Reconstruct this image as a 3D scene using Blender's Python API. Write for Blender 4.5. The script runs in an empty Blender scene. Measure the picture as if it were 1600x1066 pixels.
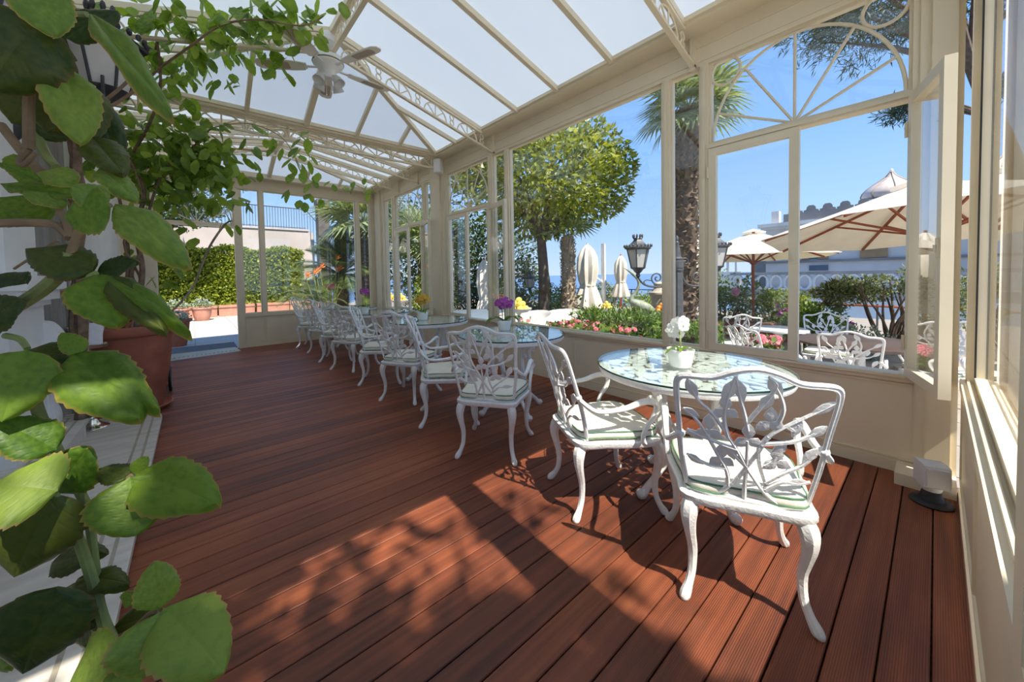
import bpy, bmesh, math, random
from mathutils import Vector, Matrix, Euler
from math import sin, cos, pi, radians, sqrt, atan2
random.seed(7)
scn = bpy.context.scene
COL = scn.collection

# ------------------------------------------------------------------ camera, sky, sun, exposure
cam_d = bpy.data.cameras.new('camera')
cam_d.sensor_width = 36.0
cam_d.lens = 12.8106
cam_d.shift_x = (800 - 767.545) / 1600
cam_d.shift_y = -(533 - 450.51) / 1600
cam_d.clip_start = 0.02
cam_d.clip_end = 90000
cam = bpy.data.objects.new('camera', cam_d)
COL.objects.link(cam)
R_ = Vector((0.77301, -0.63405, -0.01955)); D_ = Vector((-0.03559, -0.01259, -0.99929)); F_ = Vector((0.63335, 0.77317, -0.03228))
cam.matrix_world = Matrix(((R_.x, -D_.x, -F_.x, 0), (R_.y, -D_.y, -F_.y, 0), (R_.z, -D_.z, -F_.z, 1.30), (0, 0, 0, 1)))
scn.camera = cam

world = bpy.data.worlds.new('sky')
scn.world = world
world.use_nodes = True
wn = world.node_tree
wn.nodes.clear()
w_out = wn.nodes.new('ShaderNodeOutputWorld')
w_bg = wn.nodes.new('ShaderNodeBackground')
w_tc = wn.nodes.new('ShaderNodeTexCoord')
w_sep = wn.nodes.new('ShaderNodeSeparateXYZ')
w_ramp = wn.nodes.new('ShaderNodeValToRGB')          # clear sky: the same all the way round, deeper blue towards the zenith
el = w_ramp.color_ramp.elements
el[0].position = 0.0; el[0].color = (0.50, 0.63, 0.80, 1)
el[1].position = 1.0; el[1].color = (0.06, 0.17, 0.48, 1)
for p_, c_ in ((0.10, (0.35, 0.54, 0.83, 1)), (0.30, (0.21, 0.41, 0.77, 1)), (0.60, (0.14, 0.31, 0.66, 1))):
    e_ = el.new(p_); e_.color = c_
wn.links.new(w_tc.outputs['Generated'], w_sep.inputs[0])
wn.links.new(w_sep.outputs[2], w_ramp.inputs[0])
wn.links.new(w_ramp.outputs[0], w_bg.inputs[0])
w_bg.inputs[1].default_value = 0.85
wn.links.new(w_bg.outputs[0], w_out.inputs[0])

sun_d = bpy.data.lights.new('sun', 'SUN')
sun_d.energy = 5.2
sun_d.angle = radians(0.53)
sun_d.color = (1.0, 0.93, 0.82)
sun = bpy.data.objects.new('sun', sun_d)
COL.objects.link(sun)
SUN_DIR = Vector((0.055, 0.67, -1.0)).normalized()      # the way the light travels
sun.rotation_euler = SUN_DIR.to_track_quat('-Z', 'Y').to_euler()
sun.location = (0, -8, 12)

scn.view_settings.view_transform = 'Standard'
scn.view_settings.look = 'None'
scn.view_settings.gamma = 1.0
scn.view_settings.use_curve_mapping = False
scn.view_settings.exposure = 0.78
scn.cycles.transparent_max_bounces = 24
scn.cycles.max_bounces = 10
scn.cycles.diffuse_bounces = 5

# ------------------------------------------------------------------ materials
MATS = {}
def new_mat(name):
    m = bpy.data.materials.new(name); m.use_nodes = True
    MATS[name] = m
    return m, m.node_tree.nodes, m.node_tree.links, m.node_tree.nodes['Principled BSDF']

def mat(name, col, rough=0.6, var=0.12, scale=6.0, metal=0.0, bump=0.0, bscale=40.0, col2=None, coat=0.0, spec=0.5, detail=4.0, transl=0.0, stretch=None, coord='Object'):
    """principled material whose colour drifts between two tones on a noise; optional fine bump and translucency"""
    m, n, l, b = new_mat(name)
    tc = n.new('ShaderNodeTexCoord')
    src = tc.outputs[coord]
    if stretch:
        mp = n.new('ShaderNodeMapping'); mp.inputs['Scale'].default_value = stretch
        l.new(src, mp.inputs['Vector']); src = mp.outputs[0]
    nz = n.new('ShaderNodeTexNoise'); nz.inputs['Scale'].default_value = scale; nz.inputs['Detail'].default_value = detail
    l.new(src, nz.inputs['Vector'])
    rp = n.new('ShaderNodeValToRGB')
    c2 = col2 or tuple(min(1, c * (1 + var)) for c in col)
    c1 = tuple(c * (1 - var) for c in col) if not col2 else col
    rp.color_ramp.elements[0].color = (*c1, 1); rp.color_ramp.elements[0].position = 0.32
    rp.color_ramp.elements[1].color = (*c2, 1); rp.color_ramp.elements[1].position = 0.68
    l.new(nz.outputs[0], rp.inputs[0])
    l.new(rp.outputs[0], b.inputs['Base Color'])
    b.inputs['Roughness'].default_value = rough
    b.inputs['Metallic'].default_value = metal
    b.inputs['Coat Weight'].default_value = coat
    b.inputs['Specular IOR Level'].default_value = spec
    if bump:
        n2 = n.new('ShaderNodeTexNoise'); n2.inputs['Scale'].default_value = bscale; n2.inputs['Detail'].default_value = 3
        l.new(src, n2.inputs['Vector'])
        bp = n.new('ShaderNodeBump'); bp.inputs['Strength'].default_value = bump; bp.inputs['Distance'].default_value = 0.01
        l.new(n2.outputs[0], bp.inputs['Height']); l.new(bp.outputs[0], b.inputs['Normal'])
    if transl:
        tr = n.new('ShaderNodeBsdfTranslucent'); mx = n.new('ShaderNodeMixShader')
        l.new(rp.outputs[0], tr.inputs[0]); mx.inputs[0].default_value = transl
        l.new(b.outputs[0], mx.inputs[1]); l.new(tr.outputs[0], mx.inputs[2])
        l.new(mx.outputs[0], n['Material Output'].inputs[0])
    return m

def glass_mat(name, tint=(1, 1, 1), ior=1.5, rough=0.0):
    """thin architectural glass: lets light straight through, mirrors by Fresnel"""
    m, n, l, b = new_mat(name)
    n.remove(b)
    t = n.new('ShaderNodeBsdfTransparent'); t.inputs[0].default_value = (*tint, 1)
    g = n.new('ShaderNodeBsdfGlossy'); g.inputs['Roughness'].default_value = rough; g.inputs[0].default_value = (1, 1, 1, 1)
    fr = n.new('ShaderNodeFresnel'); 
    gm = n.new('ShaderNodeNewGeometry'); io = n.new('ShaderNodeMix'); io.data_type = 'FLOAT'
    io.inputs[2].default_value = ior; io.inputs[3].default_value = 1.0 / ior      # same pane from either face
    l.new(gm.outputs['Backfacing'], io.inputs[0]); l.new(io.outputs[0], fr.inputs[0])
    mx = n.new('ShaderNodeMixShader')
    l.new(fr.outputs[0], mx.inputs[0]); l.new(t.outputs[0], mx.inputs[1]); l.new(g.outputs[0], mx.inputs[2])
    l.new(mx.outputs[0], n['Material Output'].inputs[0])
    return m

def leaf_mat(name, ca, cb, margin=None, transl=0.35, rough=0.38, per=True):
    """leaf: two greens by noise and per object, fine side veins in bump, light shining through"""
    m, n, l, b = new_mat(name)
    tc = n.new('ShaderNodeTexCoord')
    nz = n.new('ShaderNodeTexNoise'); nz.inputs['Scale'].default_value = 9.0; nz.inputs['Detail'].default_value = 3
    l.new(tc.outputs['Object'], nz.inputs['Vector'])
    oi = n.new('ShaderNodeObjectInfo')
    ad = n.new('ShaderNodeMath'); ad.operation = 'ADD'
    sc_ = n.new('ShaderNodeMath'); sc_.operation = 'MULTIPLY'; sc_.inputs[1].default_value = 0.5
    l.new(oi.outputs['Random'], sc_.inputs[0]); l.new(sc_.outputs[0], ad.inputs[0])
    if not per:
        gm = n.new('ShaderNodeNewGeometry'); l.new(gm.outputs['Random Per Island'], sc_.inputs[0])
    l.new(nz.outputs[0], ad.inputs[1])
    rp = n.new('ShaderNodeValToRGB')
    rp.color_ramp.elements[0].color = (*ca, 1); rp.color_ramp.elements[0].position = 0.45
    rp.color_ramp.elements[1].color = (*cb, 1); rp.color_ramp.elements[1].position = 1.0
    l.new(ad.outputs[0], rp.inputs[0])
    colour = rp.outputs[0]
    if margin:
        at = n.new('ShaderNodeAttribute'); at.attribute_name = 'edge'
        r2 = n.new('ShaderNodeValToRGB')
        r2.color_ramp.elements[0].color = (0, 0, 0, 1); r2.color_ramp.elements[0].position = 0.90
        r2.color_ramp.elements[1].color = (1, 1, 1, 1); r2.color_ramp.elements[1].position = 1.0
        l.new(at.outputs['Fac'], r2.inputs[0])
        mc = n.new('ShaderNodeMix'); mc.data_type = 'RGBA'
        l.new(r2.outputs[0], mc.inputs[0]); l.new(colour, mc.inputs[6]); mc.inputs[7].default_value = (*margin, 1)
        colour = mc.outputs[2]; b.inputs['Specular IOR Level'].default_value = 0.3
        wv = n.new('ShaderNodeAttribute'); wv.attribute_name = 'vein'
        bp = n.new('ShaderNodeBump'); bp.inputs['Strength'].default_value = 0.25; bp.inputs['Distance'].default_value = 0.004
        l.new(wv.outputs['Fac'], bp.inputs['Height']); l.new(bp.outputs[0], b.inputs['Normal'])
    l.new(colour, b.inputs['Base Color'])
    b.inputs['Roughness'].default_value = rough
    tr = n.new('ShaderNodeBsdfTranslucent'); mx = n.new('ShaderNodeMixShader'); mx.inputs[0].default_value = transl
    br = n.new('ShaderNodeMix'); br.data_type = 'RGBA'; br.blend_type = 'MULTIPLY'; br.inputs[0].default_value = 1.0
    l.new(colour, br.inputs[6]); br.inputs[7].default_value = (1.5, 1.5, 0.8, 1)
    l.new(br.outputs[2], tr.inputs[0])
    l.new(b.outputs[0], mx.inputs[1]); l.new(tr.outputs[0], mx.inputs[2])
    l.new(mx.outputs[0], n['Material Output'].inputs[0])
    return m

mat('cream', (0.79, 0.69, 0.505), 0.42, 0.04, 3.0, spec=0.4)
mat('white_metal', (0.84, 0.83, 0.81), 0.38, 0.05, 30, bump=0.25, bscale=90)
mat('plaster', (0.78, 0.76, 0.72), 0.8, 0.05, 2.5, bump=0.1, bscale=30)
mat('white_paint', (0.82, 0.81, 0.79), 0.5, 0.03, 4)
mat('cushion', (0.83, 0.78, 0.66), 0.9, 0.05, 14, bump=0.15, bscale=300)
mat('piping', (0.10, 0.22, 0.12), 0.8, 0.2, 30)
mat('terracotta', (0.36, 0.115, 0.068), 0.75, 0.22, 5, bump=0.2, bscale=25)
mat('terracotta_pale', (0.50, 0.24, 0.17), 0.8, 0.15, 5, bump=0.2, bscale=25)
mat('soil', (0.10, 0.065, 0.04), 0.95, 0.4, 40, bump=0.8, bscale=60)
mat('marble', (0.66, 0.61, 0.54), 0.35, 0.14, 3.0, stretch=(1, 6, 1), detail=8)
mat('marble_inlay', (0.40, 0.35, 0.27), 0.4, 0.15, 8)
mat('silver', (0.82, 0.80, 0.76), 0.12, 0.03, 5, metal=1.0)
mat('ceramic', (0.88, 0.87, 0.84), 0.25, 0.02, 5)
mat('iron', (0.028, 0.028, 0.032), 0.5, 0.3, 20, bump=0.2, bscale=60)
mat('iron_grey', (0.075, 0.078, 0.085), 0.45, 0.25, 20, bump=0.2, bscale=60)
mat('grey_wood', (0.33, 0.30, 0.27), 0.75, 0.2, 6, stretch=(8, 8, 0.6))
mat('black_rubber', (0.012, 0.012, 0.013), 0.55, 0.2, 20)
mat('speaker_white', (0.72, 0.71, 0.70), 0.5, 0.03, 8)
mat('lamp_housing', (0.70, 0.70, 0.71), 0.45, 0.05, 8)
mat('frosted', (0.80, 0.79, 0.76), 0.45, 0.05, 8, transl=0.4)
mat('fan_blade', (0.80, 0.75, 0.68), 0.5, 0.06, 6)
mat('cane', (0.47, 0.38, 0.30), 0.7, 0.15, 120)
mat('vine_bark', (0.20, 0.13, 0.085), 0.85, 0.35, 18, bump=0.6, bscale=40)
mat('vine_stem', (0.21, 0.25, 0.075), 0.55, 0.3, 14)
mat('vine_stem_brown', (0.24, 0.16, 0.09), 0.7, 0.3, 14)
mat('bamboo', (0.55, 0.36, 0.13), 0.5, 0.15, 10)
mat('towel', (0.85, 0.85, 0.86), 0.95, 0.04, 30)
mat('canvas', (0.86, 0.80, 0.68), 0.9, 0.05, 3, transl=0.3)
mat('canvas_closed', (0.78, 0.73, 0.64), 0.9, 0.08, 5, transl=0.15)
mat('mahogany', (0.30, 0.072, 0.03), 0.5, 0.2, 8, stretch=(1, 1, 0.2))
mat('orange_pole', (0.75, 0.14, 0.03), 0.5, 0.1, 8)
mat('bronze', (0.26, 0.29, 0.22), 0.6, 0.35, 8, bump=0.3, bscale=30)
mat('stone', (0.42, 0.37, 0.29), 0.85, 0.2, 6, bump=0.4, bscale=25)
mat('sea', (0.12, 0.215, 0.38), 0.35, 0.08, 0.01, spec=0.3)
mat('paving', (0.34, 0.30, 0.25), 0.8, 0.1, 2.0, bump=0.1, bscale=20)
mat('paving_joint', (0.30, 0.27, 0.23), 0.9, 0.1, 4)
mat('courtyard', (0.52, 0.48, 0.43), 0.85, 0.08, 2)
mat('pink_wall', (0.52, 0.46, 0.44), 0.9, 0.1, 0.8)
mat('facade_white', (0.62, 0.62, 0.63), 0.85, 0.06, 1.2)
mat('facade_grey', (0.23, 0.23, 0.24), 0.85, 0.2, 1.0)
mat('shutter', (0.32, 0.22, 0.12), 0.7, 0.1, 4)
mat('dome_tile', (0.58, 0.50, 0.46), 0.55, 0.1, 5)
mat('dome_rib', (0.33, 0.26, 0.22), 0.6, 0.1, 5)
mat('window_dark', (0.10, 0.15, 0.22), 0.15, 0.1, 3)
mat('wicker', (0.74, 0.72, 0.68), 0.7, 0.08, 40, bump=0.5, bscale=120)
mat('tub_cover', (0.13, 0.17, 0.21), 0.6, 0.05, 4)
mat('dark_table', (0.075, 0.052, 0.045), 0.35, 0.2, 9)
mat('dark_stone', (0.12, 0.11, 0.10), 0.85, 0.3, 4)
mat('palm_bark', (0.15, 0.10, 0.065), 0.9, 0.45, 14, bump=0.6, bscale=30)
mat('palm_boot', (0.15, 0.105, 0.07), 0.85, 0.45, 9, bump=0.4, bscale=40)
mat('palm_trunk_pale', (0.36, 0.28, 0.20), 0.9, 0.3, 9, bump=0.5, bscale=25)
mat('tree_bark', (0.10, 0.07, 0.05), 0.9, 0.35, 10, bump=0.6, bscale=25)
mat('lemon', (0.85, 0.64, 0.12), 0.45, 0.1, 9, bump=0.2, bscale=80)
mat('orange_fruit', (0.80, 0.30, 0.04), 0.45, 0.1, 9)
mat('petal_white', (0.88, 0.87, 0.84), 0.6, 0.03, 9, transl=0.3)
mat('petal_magenta', (0.52, 0.10, 0.46), 0.6, 0.3, 30, transl=0.3)
mat('petal_yellow', (0.75, 0.46, 0.06), 0.6, 0.25, 30, transl=0.25)
mat('petal_pink', (0.80, 0.25, 0.30), 0.6, 0.2, 20, transl=0.25)
mat('petal_orange', (0.85, 0.24, 0.04), 0.6, 0.2, 9, transl=0.2)
mat('petal_lilac', (0.70, 0.38, 0.55), 0.6, 0.2, 9, transl=0.25)
mat('ramp_metal', (0.52, 0.47, 0.36), 0.45, 0.1, 10, metal=0.2)
mat('door_mat', (0.13, 0.13, 0.13), 0.9, 0.2, 30)
mat('brass_dark', (0.25, 0.2, 0.12), 0.4, 0.1, 10, metal=0.8)
mat('chrome', (0.75, 0.75, 0.75), 0.2, 0.05, 10, metal=1.0)
mat('seal', (0.02, 0.02, 0.02), 0.6, 0.1, 10)
glass_mat('glass', (0.985, 0.99, 0.985))
glass_mat('table_glass', (0.93, 0.97, 0.95), 1.55)
glass_mat('vase_glass', (0.93, 0.95, 0.94))
mat('glass_edge', (0.012, 0.04, 0.03), 0.15, 0.1, 5)

leaf_mat('leaf_big', (0.055, 0.125, 0.012), (0.17, 0.27, 0.03), margin=(0.34, 0.25, 0.06), transl=0.35, rough=0.45)
leaf_mat('leaf_big_pale_lit', (0.14, 0.23, 0.04), (0.27, 0.37, 0.06), margin=(0.45, 0.30, 0.10), transl=0.35, rough=0.45)  # pale leaves, and sunlit ones with the sunlight put into their colour
leaf_mat('leaf_big_dark', (0.022, 0.05, 0.012), (0.08, 0.10, 0.016), margin=(0.12, 0.08, 0.03), transl=0.22, rough=0.36)  # dark leaves; for those above the sun strip, shade put into the colour
leaf_mat('leaf_vine', (0.12, 0.23, 0.03), (0.34, 0.48, 0.08), transl=0.42, rough=0.45)
leaf_mat('leaf_vine_mass', (0.10, 0.19, 0.03), (0.34, 0.47, 0.08), transl=0.4, rough=0.45, per=False)
leaf_mat('leaf_tree', (0.07, 0.11, 0.016), (0.40, 0.42, 0.07), transl=0.4, rough=0.4, per=False)
leaf_mat('leaf_hedge', (0.10, 0.17, 0.02), (0.42, 0.46, 0.06), transl=0.35, rough=0.5, per=False)
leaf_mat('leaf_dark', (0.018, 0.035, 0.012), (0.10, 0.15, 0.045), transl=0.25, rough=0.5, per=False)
leaf_mat('leaf_olive', (0.07, 0.10, 0.04), (0.25, 0.28, 0.12), transl=0.25, rough=0.5, per=False)
leaf_mat('leaf_palm', (0.09, 0.13, 0.05), (0.34, 0.40, 0.18), transl=0.25, rough=0.42, per=False)
leaf_mat('leaf_cycad', (0.028, 0.055, 0.014), (0.15, 0.20, 0.055), transl=0.2, rough=0.4, per=False)
leaf_mat('leaf_box', (0.05, 0.12, 0.02), (0.22, 0.32, 0.06), transl=0.25, rough=0.5, per=False)
leaf_mat('leaf_bush', (0.07, 0.13, 0.02), (0.33, 0.38, 0.05), transl=0.35, rough=0.5, per=False)
leaf_mat('leaf_silver', (0.18, 0.24, 0.19), (0.42, 0.48, 0.40), transl=0.2, rough=0.6, per=False)
leaf_mat('leaf_pine', (0.02, 0.035, 0.018), (0.07, 0.10, 0.04), transl=0.15, rough=0.6, per=False)

def roof_mat():
    """milky roof glass: scatters daylight through"""
    m, n, l, b = new_mat('milk_glass')
    b.inputs['Base Color'].default_value = (0.80, 0.84, 0.87, 1)
    b.inputs['Roughness'].default_value = 0.25
    tr = n.new('ShaderNodeBsdfTranslucent'); tr.inputs[0].default_value = (0.76, 0.81, 0.85, 1)
    mx = n.new('ShaderNodeMixShader'); mx.inputs[0].default_value = 0.55
    l.new(b.outputs[0], mx.inputs[1]); l.new(tr.outputs[0], mx.inputs[2])
    l.new(mx.outputs[0], n['Material Output'].inputs[0])
roof_mat()

def deck_mat():
    m, n, l, b = new_mat('deck_wood')
    g = n.new('ShaderNodeNewGeometry'); sp = n.new('ShaderNodeSeparateXYZ'); l.new(g.outputs['Position'], sp.inputs[0])
    oi = n.new('ShaderNodeObjectInfo')
    def math_(op, a, b_=None, clamp=False):
        q = n.new('ShaderNodeMath'); q.operation = op; q.use_clamp = clamp
        for i, v in enumerate((a, b_)):
            if v is None: continue
            if isinstance(v, (int, float)): q.inputs[i].default_value = v
            else: l.new(v, q.inputs[i])
        return q.outputs[0]
    mp = n.new('ShaderNodeMapping'); mp.inputs['Scale'].default_value = (1.3, 26, 8); l.new(g.outputs['Position'], mp.inputs[0])
    grain = n.new('ShaderNodeTexNoise'); grain.inputs['Scale'].default_value = 1.0; grain.inputs['Detail'].default_value = 7; l.new(mp.outputs[0], grain.inputs['Vector'])
    blot = n.new('ShaderNodeTexNoise'); blot.inputs['Scale'].default_value = 1.7; blot.inputs['Detail'].default_value = 3; l.new(g.outputs['Position'], blot.inputs['Vector'])
    f = math_('ADD', math_('MULTIPLY', grain.outputs[0], 0.55), math_('MULTIPLY', blot.outputs[0], 0.35))
    f = math_('ADD', f, math_('MULTIPLY', oi.outputs['Random'], 0.20))
    rp = n.new('ShaderNodeValToRGB')
    e = rp.color_ramp.elements
    e[0].position = 0.33; e[0].color = (0.095, 0.030, 0.017, 1)
    e[1].position = 0.78; e[1].color = (0.40, 0.120, 0.046, 1)
    k = e.new(0.55); k.color = (0.24, 0.066, 0.028, 1)
    l.new(f, rp.inputs[0])
    b.inputs['Roughness'].default_value = 0.5
    b.inputs['Specular IOR Level'].default_value = 0.4
    # fine ribs milled along each board, worn smooth where people walk
    ribs = math_('SINE', math_('MULTIPLY', sp.outputs[1], 2 * pi / 0.00636))
    mr = n.new('ShaderNodeMapRange'); mr.inputs[1].default_value = 0.7; mr.inputs[2].default_value = 1.5; l.new(sp.outputs[0], mr.inputs[0])
    mr2 = n.new('ShaderNodeMapRange'); mr2.inputs[1].default_value = 3.0; mr2.inputs[2].default_value = 1.2; l.new(sp.outputs[1], mr2.inputs[0])
    mask = math_('ADD', math_('MULTIPLY', math_('MULTIPLY', mr.outputs[0], mr2.outputs[0]), 0.95), 0.05)
    groove_tone = math_('SUBTRACT', 1.0, math_('MULTIPLY', math_('MULTIPLY', math_('SUBTRACT', 0.5, math_('MULTIPLY', ribs, 0.5)), mask), 0.36))  # colour goes darker in the grooves so the ribs show
    dm_ = n.new('ShaderNodeVectorMath'); dm_.operation = 'SCALE'; l.new(rp.outputs[0], dm_.inputs[0]); l.new(groove_tone, dm_.inputs['Scale'])
    l.new(dm_.outputs[0], b.inputs['Base Color'])
    hgt = math_('ADD', math_('MULTIPLY', ribs, mask), math_('MULTIPLY', grain.outputs[0], 0.7))
    bp = n.new('ShaderNodeBump'); bp.inputs['Strength'].default_value = 0.9; bp.inputs['Distance'].default_value = 0.00045
    l.new(hgt, bp.inputs['Height']); l.new(bp.outputs[0], b.inputs['Normal'])
deck_mat()

# ------------------------------------------------------------------ mesh helpers
class MB:
    """collects shapes and links them as ONE mesh object"""
    def __init__(s): s.v = []; s.f = []
    def add(s, vs, fs):
        o = len(s.v); s.v += [tuple(p) for p in vs]; s.f += [tuple(i + o for i in q) for q in fs]; return s
    def box(s, x0, x1, y0, y1, z0, z1):
        return s.add([(x0, y0, z0), (x1, y0, z0), (x1, y1, z0), (x0, y1, z0), (x0, y0, z1), (x1, y0, z1), (x1, y1, z1), (x0, y1, z1)],
                     [(3, 2, 1, 0), (4, 5, 6, 7), (0, 1, 5, 4), (1, 2, 6, 5), (2, 3, 7, 6), (3, 0, 4, 7)])
    def bar(s, a, b, w, h, up=(0, 0, 1)):
        """rectangular bar from a to b, w across, h along up"""
        a = Vector(a); b = Vector(b); d = (b - a).normalized(); u = Vector(up); sd = d.cross(u)
        if sd.length < 1e-5: sd = d.cross(Vector((1, 0, 0)))
        sd.normalize(); u = sd.cross(d).normalized()
        vs = []
        for p in (a, b):
            for i, j in ((-1, -1), (1, -1), (1, 1), (-1, 1)): vs.append(p + sd * (i * w / 2) + u * (j * h / 2))
        return s.add(vs, [(0, 1, 2, 3), (7, 6, 5, 4), (0, 4, 5, 1), (1, 5, 6, 2), (2, 6, 7, 3), (3, 7, 4, 0)])
    def tube(s, pts, r, n=6, closed=False, flat=1.0):
        pts = [Vector(p) for p in pts]; m = len(pts)
        rs = r if isinstance(r, (list, tuple)) else [r] * m
        o = len(s.v); prev = None
        for i, p in enumerate(pts):
            if closed: d = pts[(i + 1) % m] - pts[i - 1]
            else: d = pts[min(i + 1, m - 1)] - pts[max(i - 1, 0)]
            if d.length < 1e-9: d = Vector((0, 0, 1))
            d.normalize()
            if prev is None:
                a = d.orthogonal().normalized()
            else:
                a = prev - d * prev.dot(d)
                if a.length < 1e-6: a = d.orthogonal()
                a.normalize()
            prev = a; c = d.cross(a)
            for k in range(n):
                t = 2 * pi * k / n
                s.v.append(tuple(p + (a * cos(t) + c * sin(t) * flat) * rs[i]))
        for i in range(m if closed else m - 1):
            j = (i + 1) % m
            for k in range(n):
                k2 = (k + 1) % n
                s.f.append((o + i * n + k, o + i * n + k2, o + j * n + k2, o + j * n + k))
        if not closed:
            s.f.append(tuple(o + k for k in reversed(range(n)))); s.f.append(tuple(o + (m - 1) * n + k for k in range(n)))
        return s
    def lathe(s, prof, c=(0, 0, 0), n=20, lobes=0, amp=0.0):
        o = len(s.v); m = len(prof)
        for r, z in prof:
            for k in range(n):
                t = 2 * pi * k / n; q = r * (1 + amp * cos(lobes * t)) if lobes else r
                s.v.append((c[0] + q * cos(t), c[1] + q * sin(t), c[2] + z))
        for i in range(m - 1):
            for k in range(n):
                k2 = (k + 1) % n
                s.f.append((o + i * n + k, o + i * n + k2, o + (i + 1) * n + k2, o + (i + 1) * n + k))
        s.f.append(tuple(o + k for k in reversed(range(n)))); s.f.append(tuple(o + (m - 1) * n + k for k in range(n)))
        return s
    def prism(s, poly, fn, t0, t1):
        """polygon (u, w) pushed from t0 to t1; fn(u, w, t) gives the point"""
        m = len(poly); vs = [fn(u, w, t0) for u, w in poly] + [fn(u, w, t1) for u, w in poly]
        fs = [tuple(reversed(range(m))), tuple(range(m, 2 * m))] + [(i, (i + 1) % m, m + (i + 1) % m, m + i) for i in range(m)]
        return s.add(vs, fs)
    def ball(s, c, r, n=10, m=6):
        rx, ry, rz = r if isinstance(r, (tuple, list)) else (r, r, r)
        o = len(s.v)
        s.v.append((c[0], c[1], c[2] - rz))
        for i in range(1, m):
            a = -pi / 2 + pi * i / m
            for k in range(n):
                t = 2 * pi * k / n; s.v.append((c[0] + rx * cos(a) * cos(t), c[1] + ry * cos(a) * sin(t), c[2] + rz * sin(a)))
        s.v.append((c[0], c[1], c[2] + rz)); top = len(s.v) - 1
        for k in range(n):
            k2 = (k + 1) % n
            s.f.append((o, o + 1 + k2, o + 1 + k)); s.f.append((top, o + 1 + (m - 2) * n + k, o + 1 + (m - 2) * n + k2))
            for i in range(m - 2):
                s.f.append((o + 1 + i * n + k, o + 1 + i * n + k2, o + 1 + (i + 1) * n + k2, o + 1 + (i + 1) * n + k))
        return s
    def quad(s, a, b, c, d): return s.add([a, b, c, d], [(0, 1, 2, 3)])
    def xf(s, M):
        s.v = [tuple(M @ Vector(p)) for p in s.v]; return s
    def mesh(s, name, mt, smooth=40):
        me = bpy.data.meshes.new(name); me.from_pydata(s.v, [], s.f)
        if mt: me.materials.append(MATS[mt])
        if smooth and len(s.f):
            me.polygons.foreach_set('use_smooth', [True] * len(me.polygons))
            me.set_sharp_from_angle(angle=radians(smooth))
        me.update()
        return me
    def build(s, name, mt, parent=None, smooth=40):
        return link(name, s.mesh(name, mt, smooth), parent)

def link(name, me, parent=None, loc=None, rot=None, M=None):
    o = bpy.data.objects.new(name, me); COL.objects.link(o)
    if parent is not None: o.parent = parent
    if loc is not None: o.location = loc
    if rot is not None: o.rotation_euler = rot
    if M is not None: o.matrix_basis = M
    return o
def tag(o, label=None, cat=None, group=None, kind=None):
    for k, v in (('label', label), ('category', cat), ('group', group), ('kind', kind)):
        if v: o[k] = v
    return o
def thing(name, label, cat, loc=(0, 0, 0), rz=0.0, group=None):
    o = bpy.data.objects.new(name, None); COL.objects.link(o); o.empty_display_size = 0.1
    o.location = loc; o.rotation_euler = (0, 0, rz)
    return tag(o, label, cat, group)
def struct(name, loc=(0, 0, 0)):
    o = bpy.data.objects.new(name, None); COL.objects.link(o); o.location = loc; o['kind'] = 'structure'; o.empty_display_size = 0.1
    return o
def copy_tree(o, parent=None):
    c = o.copy(); COL.objects.link(c)
    if parent is not None: c.parent = parent
    for ch in list(o.children): copy_tree(ch, c)
    return c
def spline(pts, k=6, closed=False):
    """Catmull-Rom through the points (tuples of any length)"""
    n = len(pts); out = []
    rng = range(n) if closed else range(n - 1)
    for i in rng:
        if closed: p = [pts[(i + j) % n] for j in (-1, 0, 1, 2)]
        else: p = [pts[max(i - 1, 0)], pts[i], pts[i + 1], pts[min(i + 2, n - 1)]]
        for q in range(k):
            t = q / k
            out.append(tuple(0.5 * (2 * b + (c - a) * t + (2 * a - 5 * b + 4 * c - d) * t * t + (3 * b - a - 3 * c + d) * t ** 3) for a, b, c, d in zip(*p)))
    if not closed: out.append(tuple(pts[-1]))
    return out
def lerp(a, b, t): return a + (b - a) * t
# ------------------------------------------------------------------ the deck
XW = 3.44            # inner face of the long garden wall
YB = 8.55            # inner face of the back wall
YN = -0.095          # inner face of the end wall beside the camera
XL = -0.90           # house wall
XC = 1.24            # ridge
ZE = 3.39            # eaves
floor = struct('floor')
MB().box(XL, XW + 0.1, YN - 0.1, YB + 0.15, -0.20, -0.034).build('joist_bed', 'soil', floor)
PITCH = 0.1145
pl = MB()
prof = [(0.0025, -0.030), (PITCH - 0.0025, -0.030), (PITCH - 0.0025, -0.003), (PITCH - 0.0055, 0.0), (0.0055, 0.0), (0.0025, -0.003)]
pl.prism(prof, lambda u, w, t: (t, u, w), XL + 0.005, XW)
plank_me = pl.mesh('plank', 'deck_wood', 30)
y = -0.006 - PITCH
i = 0
while y < YB - 0.02:
    link('plank', plank_me, floor, loc=(0, y, 0.0))
    y += PITCH; i += 1

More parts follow.
